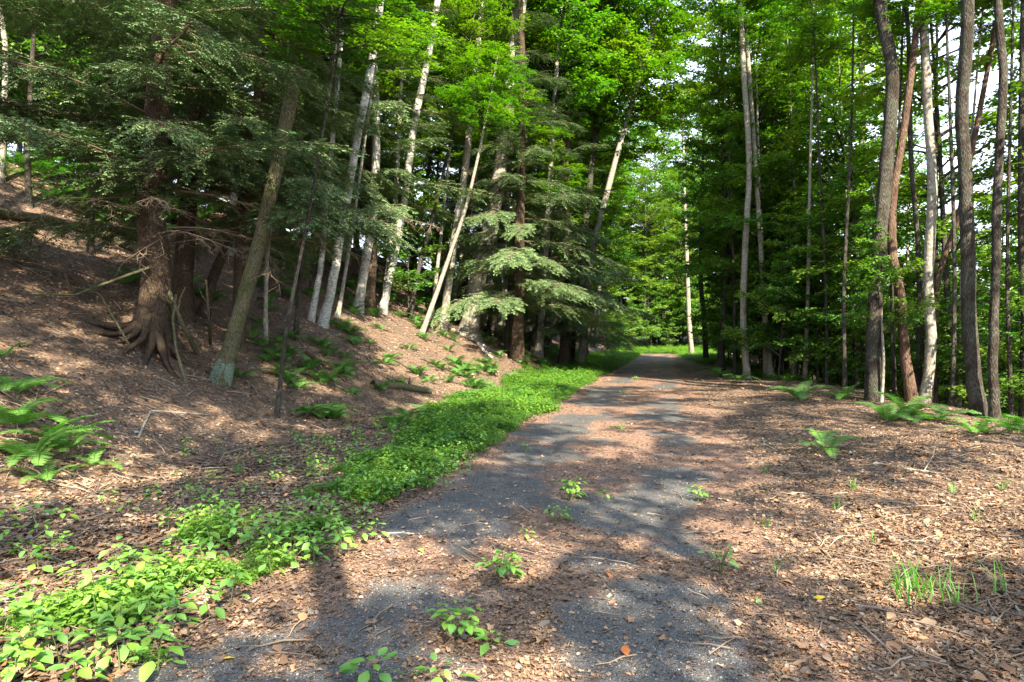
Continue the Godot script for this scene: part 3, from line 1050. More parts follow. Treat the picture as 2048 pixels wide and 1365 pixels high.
func standing_trees() -> void:
	var big := hemlock("big reddish barked hemlock on the left bank with spreading roots", Vector3(-6.229, 1.412, -11.184), [Vector3(0.000, 0.000, 0.000), Vector3(0.047, 1.118, -0.128), Vector3(0.077, 2.234, 0.086), Vector3(0.206, 4.634, 0.017), Vector3(0.323, 6.429, -0.010), Vector3(0.605, 11.143, -0.010), Vector3(0.773, 15.000, 0.243)], 0.249, 0.050, 1.90, 3.80, 0.105, 5, "", 3.00, 0.75)
	roots(big, big.position, 0.26, [[-1.35, 0.9, 0.5], [-1.0, 1.1, 0.3], [-0.6, 1.2, 0.35], [-2.0, 1.1, 0.45], [-1.7, 0.7, 0.6], [-2.6, 1.3, 0.3], [-3.0, 0.8, 0.2], [0.1, 0.8, 0.3]], 77)
	hemlock("dark hemlock standing close behind the big reddish hemlock", Vector3(-6.689, 1.983, -13.200), [Vector3(0.000, 0.000, 0.000), Vector3(0.035, 1.535, -0.019), Vector3(0.215, 3.863, -0.134), Vector3(0.376, 6.892, 0.113), Vector3(0.566, 10.801, 0.113), Vector3(0.679, 14.000, -0.009)], 0.193, 0.039, 2.40, 3.20, 0.150, 8, "", 3.20, 0.80)
	hemlock("hemlock half out of the picture at the top left corner", Vector3(-9.259, 2.798, -9.600), [Vector3(0.000, 0.000, 0.000), Vector3(0.053, 1.508, 0.099), Vector3(0.106, 4.152, 0.060), Vector3(0.150, 6.543, 0.060), Vector3(0.176, 8.500, 0.344)], 0.185, 0.037, 2.00, 3.60, 0.120, 12, "", 2.40, 0.60)
	hemlock("tall dark hemlock behind the pale slanting trunks", Vector3(-4.556, 2.468, -20.500), [Vector3(0.000, 0.000, 0.000), Vector3(0.114, 2.924, -0.093), Vector3(0.121, 7.793, 0.025), Vector3(0.172, 10.457, -0.049), Vector3(0.234, 14.055, -0.049), Vector3(0.272, 17.000, -0.163)], 0.205, 0.041, 2.70, 3.60, 0.100, 15, "", 3.00, 0.80)
	hemlock("hemlock with drooping shaded boughs above the lane edge", Vector3(0.207, 0.596, -24.500), [Vector3(0.000, 0.000, 0.000), Vector3(0.056, 4.230, 0.080), Vector3(0.188, 9.865, -0.054), Vector3(0.093, 14.548, -0.034), Vector3(0.068, 15.897, -0.034), Vector3(0.054, 17.000, -0.425)], 0.245, 0.049, 2.00, 3.70, 0.095, 18, "", 0.00, 0.80)
	hemlock("dark low boughed hemlock where the bank meets the lane", Vector3(2.400, 0.176, -30.000), [Vector3(0.000, 0.000, 0.000), Vector3(0.091, 4.003, -0.069), Vector3(0.157, 9.988, -0.047), Vector3(0.173, 11.645, -0.047), Vector3(0.183, 13.000, -0.366)], 0.254, 0.051, 1.20, 3.80, 0.100, 21, "", 0.00, 0.80)
	hemlock("hemlock up the slope behind the twin dark trunks", Vector3(-6.444, 2.698, -17.500), [Vector3(0.000, 0.000, 0.000), Vector3(0.072, 2.535, 0.077), Vector3(0.216, 6.556, -0.048), Vector3(0.367, 11.200, -0.048), Vector3(0.458, 15.000, -0.010)], 0.188, 0.038, 2.80, 3.40, 0.110, 24, "", 3.20, 0.80)
	hemlock("small hemlock on the hillside at the left edge of the picture", Vector3(-13.203, 6.192, -18.500), [Vector3(0.000, 0.000, 0.000), Vector3(0.051, 0.670, 0.043), Vector3(0.166, 4.069, 0.055), Vector3(0.317, 8.981, 0.055), Vector3(0.408, 13.000, 0.179)], 0.142, 0.028, 2.20, 3.00, 0.150, 27, "", 2.60, 0.80)
	hemlock("slim hemlock between the hill ferns and the big hemlock", Vector3(-10.886, 5.119, -17.300), [Vector3(0.000, 0.000, 0.000), Vector3(0.047, 1.398, -0.077), Vector3(0.114, 4.576, -0.057), Vector3(0.201, 9.209, -0.057), Vector3(0.254, 13.000, 0.057)], 0.120, 0.024, 2.40, 2.90, 0.150, 30, "", 2.60, 0.80)
	var slant := tree("slanting_tree", "slanting mossy trunk with a pale green base in the leaves", "", "bark_moss", Vector3(-5.071, 0.760, -11.283), [Vector3(0.000, 0.000, 0.000), Vector3(0.333, 1.172, 0.001), Vector3(0.614, 2.299, -0.087), Vector3(0.833, 3.338, -0.146), Vector3(1.183, 4.894, -0.115), Vector3(1.983, 8.802, -0.115), Vector3(2.462, 12.000, 0.258)], 0.130, 0.095, "tall1", 0.72, 0.55, 1.00, 0.75)
	lichen_foot(slant, 0.13)
	hemlock("dark forked hemlock leaning right behind the slanting mossy trunk", Vector3(-5.458, 1.303, -13.000), [Vector3(0.000, 0.000, 0.000), Vector3(0.042, 1.786, 0.072), Vector3(0.125, 2.684, 0.046), Vector3(0.278, 3.980, 0.013), Vector3(0.432, 5.970, -0.058), Vector3(0.628, 8.737, -0.058), Vector3(0.745, 11.000, -0.060)], 0.120, 0.024, 2.00, 3.30, 0.085, 33, "", 2.40, 0.70)
	tree("dark_leaning_tree", "short dark stem leaning between two hemlock trunks", "", "bark_hemlock", Vector3(-6.568, 2.008, -13.800), [Vector3(0.000, 0.000, 0.000), Vector3(0.267, 0.964, -0.031), Vector3(0.608, 1.600, 0.037), Vector3(0.800, 2.129, 0.020), Vector3(1.015, 3.188, 0.147), Vector3(1.605, 6.384, 0.147), Vector3(1.959, 9.000, 0.477)], 0.106, 0.032, "", 0.65, 1.00, 1.00, 0.26)
	tree("thin_tree", "thin bare stem standing right of the slanting mossy trunk", "", "bark_maple", Vector3(-3.915, 0.213, -10.800), [Vector3(0.000, 0.000, 0.000), Vector3(0.185, 1.453, 0.058), Vector3(0.395, 2.615, 0.006), Vector3(0.580, 3.610, -0.008), Vector3(0.987, 6.025, -0.008), Vector3(1.232, 8.000, 0.230)], 0.037, 0.011, "mid0", 0.72, 0.55, 1.00, 2.83)
	tree("birch_tree", "pale birch trunk leaning right, leftmost of the slope birches", "", "bark_birch", Vector3(-4.865, 1.858, -16.691), [Vector3(0.000, 0.000, 0.000), Vector3(0.259, 1.155, -0.040), Vector3(0.582, 2.821, 0.081), Vector3(0.996, 5.124, 0.090), Vector3(1.294, 7.040, -0.091), Vector3(1.989, 11.968, -0.091), Vector3(2.406, 16.000, -0.173)], 0.109, 0.083, "tall0", 0.72, 0.55, 1.00, 1.18)
	tree("birch_tree", "slim greyish birch right behind the leftmost slope birch", "", "bark_birch", Vector3(-5.154, 1.986, -16.671), [Vector3(0.000, 0.000, 0.000), Vector3(0.234, 1.537, -0.124), Vector3(0.429, 3.073, 0.123), Vector3(0.651, 5.628, -0.023), Vector3(1.015, 10.232, -0.023), Vector3(1.234, 14.000, 0.125)], 0.077, 0.023, "mid1", 0.72, 0.55, 1.00, 1.77)
	tree("birch_tree", "upright pale birch in the middle of the slope birches", "", "bark_birch", Vector3(-4.696, 2.371, -19.762), [Vector3(0.000, 0.000, 0.000), Vector3(0.199, 1.215, -0.031), Vector3(0.475, 3.036, -0.021), Vector3(0.570, 5.611, 0.016), Vector3(0.422, 8.484, 0.030), Vector3(0.204, 13.168, 0.030), Vector3(0.072, 17.000, 0.288)], 0.137, 0.106, "tall1", 0.72, 0.55, 1.00, 3.08)
	tree("birch_tree", "white forked birch leaning right on the slope", "", "bark_birch", Vector3(-4.187, 2.342, -21.023), [Vector3(0.000, 0.000, 0.000), Vector3(0.277, 1.373, 0.010), Vector3(0.618, 3.149, -0.069), Vector3(1.057, 6.050, 0.109), Vector3(1.462, 8.302, -0.130), Vector3(2.245, 13.086, -0.130), Vector3(2.714, 17.000, -0.030)], 0.121, 0.097, "tall2", 0.72, 0.55, 1.00, 0.20)
	tree("birch_tree", "thin white stem leaning beside the forked birch", "", "bark_birch", Vector3(-4.212, 2.438, -21.396), [Vector3(0.000, 0.000, 0.000), Vector3(0.100, 0.987, 0.111), Vector3(0.333, 2.958, 0.033), Vector3(0.450, 5.255, -0.091), Vector3(0.649, 9.515, -0.091), Vector3(0.768, 13.000, -0.455)], 0.099, 0.030, "mid3", 0.72, 0.55, 1.00, 0.52)
	tree("leaning_sapling", "thin grey pole leaning strongly right on the bank", "", "bark_grey", Vector3(-2.874, 1.582, -20.529), [Vector3(0.000, 0.000, 0.000), Vector3(0.411, 1.137, -0.043), Vector3(0.997, 2.871, -0.148), Vector3(1.471, 4.289, -0.098), Vector3(2.059, 6.880, -0.098), Vector3(2.413, 9.000, -0.330)], 0.079, 0.024, "mid0", 0.72, 0.55, 1.00, 5.26)
	tree("grey_tree", "slim grey trunk just left of the thick grey trunk", "", "bark_grey", Vector3(-2.486, 1.800, -23.249), [Vector3(0.000, 0.000, 0.000), Vector3(0.198, 1.609, -0.116), Vector3(0.359, 2.859, -0.074), Vector3(0.718, 4.999, 0.082), Vector3(0.987, 7.316, 0.147), Vector3(1.374, 10.992, 0.147), Vector3(1.607, 14.000, -0.212)], 0.143, 0.098, "mid2", 0.72, 0.55, 1.00, 2.21)
	tree("grey_tree", "thick smooth grey trunk leaning right beside the lane bank", "", "bark_grey", Vector3(-1.716, 1.666, -25.066), [Vector3(0.000, 0.000, 0.000), Vector3(0.386, 2.081, 0.084), Vector3(0.965, 4.583, -0.097), Vector3(1.312, 6.698, -0.051), Vector3(1.639, 9.385, -0.148), Vector3(2.224, 14.673, -0.148), Vector3(2.576, 19.000, -0.248)], 0.328, 0.231, "tall0", 0.72, 0.55, 1.00, 4.94)
	tree("dark_tree", "dark shaded trunk right of the thick grey trunk", "", "bark_maple", Vector3(-0.917, 1.681, -28.395), [Vector3(0.000, 0.000, 0.000), Vector3(0.175, 1.485, 0.140), Vector3(0.437, 3.666, 0.067), Vector3(0.721, 6.934, -0.048), Vector3(1.115, 11.920, -0.048), Vector3(1.351, 16.000, -0.050)], 0.218, 0.153, "tall1", 0.72, 0.55, 1.00, 3.03)
	tree("thin_tree", "thin reddish stem rising from ferns below the dark boughs", "", "bark_maple", Vector3(-0.215, 0.925, -25.400), [Vector3(0.000, 0.000, 0.000), Vector3(0.078, 1.289, 0.072), Vector3(0.176, 2.851, -0.127), Vector3(0.430, 5.192, -0.064), Vector3(0.690, 7.836, -0.064), Vector3(0.847, 10.000, 0.114)], 0.098, 0.078, "mid2", 0.72, 0.55, 1.00, 5.43)
	tree("thin_tree", "slender dark stem under the low hemlock boughs", "", "bark_maple", Vector3(0.888, 0.821, -29.598), [Vector3(0.000, 0.000, 0.000), Vector3(0.205, 1.047, 0.112), Vector3(0.455, 2.413, -0.116), Vector3(1.058, 6.036, -0.116), Vector3(1.420, 9.000, -0.302)], 0.102, 0.080, "mid1", 0.72, 0.55, 1.00, 1.19)
	tree("dark_leaning_tree", "dark stem leaning right under the low hemlock boughs", "", "bark_maple", Vector3(1.691, 1.074, -34.355), [Vector3(0.000, 0.000, 0.000), Vector3(0.634, 0.978, 0.122), Vector3(1.373, 2.034, -0.064), Vector3(2.164, 4.014, -0.143), Vector3(2.787, 6.756, -0.143), Vector3(3.161, 9.000, 0.186)], 0.159, 0.119, "mid3", 0.72, 0.55, 1.00, 3.20)
	tree("leaning_tree", "long slender trunk leaning right across the lane", "", "bark_grey", Vector3(3.348, 0.024, -32.000), [Vector3(0.000, 0.000, 0.000), Vector3(0.538, 5.314, -0.009), Vector3(1.420, 8.997, 0.104), Vector3(2.448, 12.675, -0.131), Vector3(3.230, 15.369, -0.069), Vector3(3.913, 18.060, -0.117)], 0.160, 0.111, "mid0", 0.62, 1.10, 1.00, 2.66)
	tree("thin_tree", "thin grey trunk at the left edge of the picture", "", "bark_grey", Vector3(-11.799, 5.157, -15.000), [Vector3(0.000, 0.000, 0.000), Vector3(0.032, 1.274, -0.058), Vector3(0.075, 2.996, -0.074), Vector3(0.072, 4.601, 0.094), Vector3(0.063, 9.221, 0.094), Vector3(0.058, 13.000, 0.147)], 0.069, 0.021, "tall2", 0.72, 0.55, 1.00, 5.07)
	tree("thin_tree", "thin bent stem on the hill, leftmost with visible foot", "", "bark_maple", Vector3(-10.772, 4.492, -14.500), [Vector3(0.000, 0.000, 0.000), Vector3(-0.051, 0.777, -0.041), Vector3(-0.069, 1.666, -0.100), Vector3(0.026, 2.887, -0.062), Vector3(0.263, 6.249, -0.062), Vector3(0.406, 9.000, -0.359)], 0.061, 0.018, "mid1", 0.72, 0.55, 1.00, 0.26)
	tree("pale_tree", "pale trunk among the bright hill ferns", "", "bark_birch", Vector3(-13.669, 6.276, -18.500), [Vector3(0.000, 0.000, 0.000), Vector3(0.034, 0.586, 0.030), Vector3(0.101, 2.711, 0.097), Vector3(0.279, 8.920, 0.097), Vector3(0.386, 14.000, -0.107)], 0.121, 0.036, "tall0", 0.72, 0.55, 1.00, 5.57)
	tree("thin_tree", "thin stem leaning right beside the fallen log", "", "bark_maple", Vector3(-9.079, 3.348, -14.000), [Vector3(0.000, 0.000, 0.000), Vector3(0.132, 1.148, 0.111), Vector3(0.307, 1.900, -0.029), Vector3(0.494, 2.865, -0.059), Vector3(0.990, 5.689, -0.059), Vector3(1.288, 8.000, 0.322)], 0.059, 0.018, "mid2", 0.72, 0.55, 1.00, 0.87)
	tree("birch_tree", "white birch trunk standing in the hill ferns", "", "bark_birch", Vector3(-11.648, 5.758, -19.000), [Vector3(0.000, 0.000, 0.000), Vector3(0.034, 0.811, -0.015), Vector3(0.103, 3.430, 0.134), Vector3(0.242, 9.243, 0.134), Vector3(0.325, 14.000, 0.114)], 0.110, 0.033, "tall1", 0.72, 0.55, 1.00, 2.90)
	tree("slope_tree", "grey trunk behind the leftmost slope birch, upslope", "", "bark_grey", Vector3(-8.559, 5.214, -24.000), [Vector3(0.000, 0.000, 0.000), Vector3(0.060, 1.341, -0.076), Vector3(0.119, 3.227, -0.126), Vector3(0.274, 8.602, -0.126), Vector3(0.367, 13.000, 0.072)], 0.157, 0.047, "tall2", 0.72, 0.55, 1.00, 4.56)
	tree("slope_tree", "dim slender trunk upslope of the slim grey trunk", "", "bark_maple", Vector3(-3.838, 3.622, -32.000), [Vector3(0.000, 0.000, 0.000), Vector3(0.456, 2.453, -0.029), Vector3(0.912, 4.172, 0.126), Vector3(2.016, 9.027, 0.126), Vector3(2.678, 13.000, 0.399)], 0.172, 0.052, "mid0", 0.72, 0.55, 1.00, 2.41)
	tree("slope_tree", "distant slender trunk between the upright and leftmost birches", "", "bark_birch", Vector3(-6.932, 4.619, -27.000), [Vector3(0.000, 0.000, 0.000), Vector3(0.159, 1.682, 0.144), Vector3(0.318, 3.649, -0.016), Vector3(0.695, 8.792, -0.016), Vector3(0.921, 13.000, 0.312)], 0.125, 0.037, "mid1", 0.72, 0.55, 1.00, 1.96)
	tree("slope_tree", "distant stem between the forked birch and the leaning pole", "", "bark_maple", Vector3(-4.821, 3.960, -30.000), [Vector3(0.000, 0.000, 0.000), Vector3(0.290, 1.314, -0.078), Vector3(0.580, 2.983, -0.088), Vector3(1.449, 8.493, -0.088), Vector3(1.970, 13.000, 0.219)], 0.127, 0.038, "mid3", 0.72, 0.55, 1.00, 5.37)
	tree("thin_tree", "thin dark stem between the slanting trunk and the first birch", "", "bark_maple", Vector3(-5.007, 1.476, -15.000), [Vector3(0.000, 0.000, 0.000), Vector3(0.187, 1.850, 0.072), Vector3(0.444, 3.461, 0.057), Vector3(1.045, 7.608, 0.057), Vector3(1.405, 11.000, 0.359)], 0.052, 0.016, "mid0", 0.60, 0.50, 1.00, 0.15)
	tree("thin_tree", "thin stem just right of the leftmost birch", "", "bark_grey", Vector3(-4.831, 2.094, -18.000), [Vector3(0.000, 0.000, 0.000), Vector3(0.210, 1.310, -0.066), Vector3(0.462, 2.968, -0.084), Vector3(1.071, 7.386, -0.084), Vector3(1.437, 11.000, -0.087)], 0.055, 0.017, "mid1", 0.60, 0.50, 1.00, 1.24)
	tree("thin_tree", "thin dark stem right of the forked birch", "", "bark_maple", Vector3(-3.452, 2.137, -22.000), [Vector3(0.000, 0.000, 0.000), Vector3(0.306, 1.679, 0.113), Vector3(0.781, 3.537, -0.049), Vector3(1.714, 7.642, -0.049), Vector3(2.274, 11.000, -0.144)], 0.076, 0.023, "mid2", 0.60, 0.50, 1.00, 1.30)
	tree("thin_tree", "thin upright stem behind the leaning pole", "", "bark_grey", Vector3(-2.990, 2.203, -24.000), [Vector3(0.000, 0.000, 0.000), Vector3(0.186, 1.451, 0.016), Vector3(0.409, 3.478, 0.002), Vector3(0.822, 7.615, 0.002), Vector3(1.070, 11.000, 0.280)], 0.074, 0.022, "mid3", 0.60, 0.50, 1.00, 3.39)
	tree("thin_tree", "thin stem tucked left of the thick grey trunk", "", "bark_maple", Vector3(-2.240, 2.117, -26.000), [Vector3(0.000, 0.000, 0.000), Vector3(0.201, 1.711, 0.054), Vector3(0.562, 4.107, 0.029), Vector3(1.081, 7.898, 0.029), Vector3(1.392, 11.000, -0.036)], 0.080, 0.024, "mid0", 0.60, 0.50, 1.00, 3.16)
	tree("thin_tree", "thin dark stem right of the slanting mossy trunk", "", "bark_grey", Vector3(-5.319, 1.422, -14.000), [Vector3(0.000, 0.000, 0.000), Vector3(0.068, 1.785, 0.069), Vector3(0.200, 3.075, 0.032), Vector3(0.606, 7.434, 0.032), Vector3(0.850, 11.000, 0.255)], 0.048, 0.015, "mid1", 0.60, 0.50, 1.00, 5.27)
	tree("maple_tree", "slim grey trunk at the lane's right verge, foot in sunlight", "", "bark_grey", Vector3(8.199, 0.105, -22.621), [Vector3(0.000, 0.000, 0.000), Vector3(-0.127, 2.036, -0.054), Vector3(-0.098, 4.470, 0.014), Vector3(0.069, 7.420, -0.054), Vector3(-0.112, 10.538, -0.096), Vector3(-0.326, 13.133, 0.130), Vector3(-0.444, 14.710, 0.130), Vector3(-0.515, 16.000, 0.310)], 0.113, 0.078, "tall0", 0.76, 0.50, 1.00, 2.56)
	tree("maple_tree", "slim pale trunk right of the slim grey one, curving left", "", "bark_grey", Vector3(9.213, 0.077, -23.068), [Vector3(0.000, 0.000, 0.000), Vector3(-0.183, 2.077, -0.058), Vector3(-0.349, 4.558, -0.093), Vector3(-0.568, 7.390, 0.007), Vector3(-0.787, 9.864, 0.124), Vector3(-0.970, 12.335, 0.067), Vector3(-1.068, 13.801, 0.067), Vector3(-1.128, 15.000, 0.236)], 0.089, 0.062, "mid1", 0.76, 0.50, 1.00, 0.58)
	tree("maple_tree", "short dark trunk behind the two slim verge trunks", "", "bark_maple", Vector3(9.696, 0.118, -25.000), [Vector3(0.000, 0.000, 0.000), Vector3(0.014, 1.893, -0.031), Vector3(0.068, 3.623, -0.124), Vector3(0.176, 6.310, 0.070), Vector3(0.291, 9.440, 0.070), Vector3(0.359, 12.000, -0.145)], 0.106, 0.032, "mid2", 0.76, 0.50, 1.00, 2.11)
	tree("maple_tree", "dark slender trunk right of the curving pale trunk", "", "bark_maple", Vector3(10.723, 0.042, -26.000), [Vector3(0.000, 0.000, 0.000), Vector3(-0.087, 2.988, 0.119), Vector3(-0.055, 5.983, -0.090), Vector3(0.131, 10.965, 0.144), Vector3(0.261, 14.346, -0.011), Vector3(0.293, 15.256, -0.011), Vector3(0.312, 16.000, 0.237)], 0.100, 0.080, "tall2", 0.76, 0.50, 1.00, 5.62)
	tree("large_maple_tree", "thick grey trunk with dark left side at the verge", "", "bark_maple", Vector3(8.472, 0.052, -15.202), [Vector3(0.000, 0.000, 0.000), Vector3(-0.052, 1.428, 0.090), Vector3(-0.010, 2.830, 0.144), Vector3(0.170, 4.697, 0.064), Vector3(0.326, 6.678, 0.091), Vector3(0.321, 7.842, 0.104), Vector3(0.048, 9.353, 0.065), Vector3(-0.827, 14.659, 0.065), Vector3(-1.351, 19.000, 0.339)], 0.158, 0.111, "tall1", 0.76, 0.50, 1.00, 5.72)
	tree("sapling", "thin pale sapling stem against the thick grey trunk's foot", "", "bark_grey", Vector3(8.532, 0.036, -15.000), [Vector3(0.000, 0.000, 0.000), Vector3(-0.027, 0.983, 0.136), Vector3(-0.020, 2.367, 0.003), Vector3(-0.014, 3.815, 0.003), Vector3(-0.011, 5.000, -0.390)], 0.035, 0.010, "sapling1", 0.30, 0.60, 1.00, 4.27)
	tree("dead_tree", "reddish brown peeling trunk right of the thick grey trunk", "", "bark_dead", Vector3(9.260, 0.033, -15.000), [Vector3(0.000, 0.000, 0.000), Vector3(-0.166, 1.217, -0.040), Vector3(-0.309, 2.371, 0.059), Vector3(-0.452, 3.523, -0.069), Vector3(-0.377, 4.904, -0.136), Vector3(-0.187, 6.399, -0.048), Vector3(0.106, 8.930, -0.048), Vector3(0.281, 11.000, -0.154)], 0.115, 0.052, "mid0", 0.76, 0.50, 1.00, 4.57)
	tree("grey_maple_tree", "pale trunk with stripped bark between brown and mottled trunks", "", "bark_grey", Vector3(9.537, 0.036, -15.000), [Vector3(0.000, 0.000, 0.000), Vector3(0.063, 1.444, 0.112), Vector3(0.081, 2.828, -0.025), Vector3(0.118, 4.901, 0.068), Vector3(0.086, 6.970, -0.071), Vector3(-0.015, 9.264, -0.102), Vector3(-0.187, 13.519, -0.102), Vector3(-0.289, 17.000, -0.416)], 0.110, 0.075, "tall2", 0.76, 0.50, 1.00, 4.33)
	tree("dark_leaning_tree", "dark stem leaning right behind the stripped pale trunk", "", "bark_dead", Vector3(10.392, -0.173, -16.000), [Vector3(0.000, 0.000, 0.000), Vector3(0.092, 2.141, -0.114), Vector3(0.209, 3.371, -0.105), Vector3(0.524, 4.599, 0.071), Vector3(0.800, 5.949, 0.083), Vector3(1.420, 9.277, 0.083), Vector3(1.792, 12.000, 0.255)], 0.068, 0.049, "mid3", 0.76, 0.50, 1.00, 3.63)
	tree("dark_tree", "thin dark trunk behind the stripped pale trunk", "", "bark_maple", Vector3(10.337, -0.159, -16.500), [Vector3(0.000, 0.000, 0.000), Vector3(-0.059, 2.394, 0.121), Vector3(-0.092, 4.168, 0.075), Vector3(-0.190, 6.446, -0.070), Vector3(-0.364, 8.973, 0.129), Vector3(-0.538, 11.738, 0.129), Vector3(-0.642, 14.000, 0.367)], 0.063, 0.044, "mid2", 0.76, 0.50, 1.00, 1.02)
	tree("mottled_maple_tree", "thick mottled trunk with dark limb, near right edge", "", "bark_maple", Vector3(9.168, -0.001, -12.751), [Vector3(0.000, 0.000, 0.000), Vector3(-0.124, 1.296, -0.049), Vector3(-0.169, 2.668, -0.076), Vector3(-0.217, 4.430, -0.068), Vector3(-0.244, 6.189, -0.149), Vector3(-0.292, 8.139, 0.062), Vector3(-0.414, 13.563, 0.062), Vector3(-0.487, 18.000, 0.219)], 0.128, 0.093, "tall0", 0.76, 0.50, 1.00, 3.94)
	tree("mottled_maple_tree", "slimmer mottled trunk just right of the thick mottled trunk", "", "bark_maple", Vector3(9.179, -0.027, -12.343), [Vector3(0.000, 0.000, 0.000), Vector3(-0.054, 1.330, 0.027), Vector3(-0.032, 2.659, 0.047), Vector3(0.052, 4.838, -0.009), Vector3(0.082, 6.539, 0.070), Vector3(0.056, 7.955, -0.042), Vector3(-0.027, 12.930, -0.042), Vector3(-0.076, 17.000, 0.107)], 0.081, 0.057, "tall1", 0.76, 0.50, 1.00, 0.08)
	tree("grey_tree", "hazy grey trunk seen between the thick trunk and saplings", "", "bark_grey", Vector3(14.666, -1.575, -27.000), [Vector3(0.000, 0.000, 0.000), Vector3(-0.053, 5.491, -0.026), Vector3(-0.127, 8.807, 0.010), Vector3(-0.166, 13.979, 0.030), Vector3(-0.181, 16.190, 0.030), Vector3(-0.190, 18.000, 0.238)], 0.145, 0.114, "tall2", 0.76, 0.50, 1.00, 1.13)
	tree("dark_tree", "dark trunk cut by the right edge of the picture", "", "bark_maple", Vector3(11.013, -0.443, -14.000), [Vector3(0.000, 0.000, 0.000), Vector3(-0.030, 2.359, 0.089), Vector3(-0.082, 4.080, 0.056), Vector3(0.010, 7.086, -0.075), Vector3(0.116, 10.889, -0.075), Vector3(0.179, 14.000, 0.322)], 0.075, 0.054, "tall2", 0.76, 0.50, 1.00, 3.34)
	tree("verge_tree", "knotty brown trunk at the lane's far right verge", "", "bark_maple", Vector3(9.004, 0.078, -28.128), [Vector3(0.000, 0.000, 0.000), Vector3(0.125, 2.207, 0.102), Vector3(0.249, 4.801, 0.047), Vector3(0.153, 9.548, -0.054), Vector3(0.087, 13.097, -0.054), Vector3(0.048, 16.000, -0.160)], 0.151, 0.054, "mid3", 0.50, 0.80, 1.00, 1.41)
	tree("verge_tree", "slim trunk left of the knotty brown verge trunk", "", "bark_maple", Vector3(11.909, 0.077, -39.892), [Vector3(0.000, 0.000, 0.000), Vector3(-0.128, 2.516, 0.138), Vector3(-0.316, 4.969, 0.001), Vector3(-0.234, 9.869, -0.015), Vector3(-0.174, 13.791, -0.015), Vector3(-0.138, 17.000, -0.225)], 0.169, 0.061, "mid1", 0.45, 0.80, 1.00, 4.95)
	tree("verge_tree", "pale slender trunk where the right verge narrows", "", "bark_grey", Vector3(14.130, 0.059, -51.017), [Vector3(0.000, 0.000, 0.000), Vector3(-0.241, 2.825, 0.069), Vector3(-0.404, 6.746, 0.101), Vector3(-0.572, 13.012, -0.130), Vector3(-0.679, 17.405, -0.130), Vector3(-0.743, 21.000, -0.276)], 0.196, 0.059, "mid0", 0.42, 1.00, 1.00, 5.74)
	tree("thin_tree", "thin straight stem left of the thick grey trunk", "", "bark_maple", Vector3(8.970, 0.135, -17.500), [Vector3(0.000, 0.000, 0.000), Vector3(0.043, 2.949, -0.137), Vector3(0.112, 6.440, 0.043), Vector3(0.177, 10.048, 0.043), Vector3(0.216, 13.000, -0.042)], 0.054, 0.016, "mid0", 0.76, 0.35, 1.00, 0.41)
	tree("thin_tree", "thin dark stem between the verge trunks and the thick trunk", "", "bark_maple", Vector3(9.712, 0.065, -20.000), [Vector3(0.000, 0.000, 0.000), Vector3(-0.087, 3.238, 0.052), Vector3(-0.252, 6.768, -0.026), Vector3(-0.397, 10.195, -0.026), Vector3(-0.484, 13.000, -0.278)], 0.054, 0.016, "mid1", 0.76, 0.35, 1.00, 3.03)
	tree("thin_tree", "slender pole right of the dark verge trunk", "", "bark_grey", Vector3(9.470, 0.141, -21.000), [Vector3(0.000, 0.000, 0.000), Vector3(0.055, 3.249, 0.096), Vector3(0.171, 7.439, -0.018), Vector3(0.249, 10.497, -0.018), Vector3(0.295, 13.000, -0.099)], 0.065, 0.019, "mid2", 0.76, 0.35, 1.00, 1.76)
	tree("thin_tree", "thin dark pole just right of the thick grey trunk", "", "bark_maple", Vector3(9.433, 0.031, -16.000), [Vector3(0.000, 0.000, 0.000), Vector3(-0.060, 2.921, -0.029), Vector3(0.049, 6.604, 0.054), Vector3(0.143, 10.122, 0.054), Vector3(0.200, 13.000, -0.164)], 0.049, 0.015, "mid3", 0.76, 0.35, 1.00, 1.01)
	tree("thin_tree", "slim pole left of the thick mottled trunk", "", "bark_maple", Vector3(9.833, -0.006, -14.500), [Vector3(0.000, 0.000, 0.000), Vector3(0.044, 2.827, -0.004), Vector3(-0.081, 5.942, 0.044), Vector3(-0.223, 9.824, 0.044), Vector3(-0.308, 13.000, 0.341)], 0.050, 0.015, "mid0", 0.76, 0.35, 1.00, 0.63)
	tree("thin_tree", "thin pole leaning right behind the thick mottled trunk", "", "bark_grey", Vector3(11.009, -0.466, -16.000), [Vector3(0.000, 0.000, 0.000), Vector3(0.034, 3.910, 0.065), Vector3(0.339, 7.223, -0.039), Vector3(0.604, 10.401, -0.039), Vector3(0.763, 13.000, 0.076)], 0.043, 0.013, "mid1", 0.76, 0.35, 1.00, 0.44)
	tree("thin_tree", "thin dark pole near the right edge of the picture", "", "bark_maple", Vector3(10.402, -0.203, -13.500), [Vector3(0.000, 0.000, 0.000), Vector3(-0.086, 2.937, -0.039), Vector3(0.002, 6.044, -0.094), Vector3(0.100, 9.870, -0.094), Vector3(0.160, 13.000, 0.096)], 0.042, 0.012, "mid2", 0.76, 0.35, 1.00, 3.35)
	tree("thin_tree", "thin pole left of the sunlit slim trunk", "", "bark_maple", Vector3(8.580, 0.075, -25.000), [Vector3(0.000, 0.000, 0.000), Vector3(-0.085, 3.666, 0.120), Vector3(-0.211, 8.653, -0.049), Vector3(-0.266, 11.044, -0.049), Vector3(-0.299, 13.000, -0.428)], 0.077, 0.023, "mid3", 0.76, 0.35, 1.00, 5.96)
	tree("thin_tree", "thin grey pole beyond the dark verge trunk", "", "bark_grey", Vector3(10.361, 0.035, -24.000), [Vector3(0.000, 0.000, 0.000), Vector3(0.080, 4.355, 0.102), Vector3(-0.118, 9.325, 0.136), Vector3(-0.191, 11.346, 0.136), Vector3(-0.235, 13.000, -0.057)], 0.065, 0.019, "mid0", 0.76, 0.35, 1.00, 3.60)

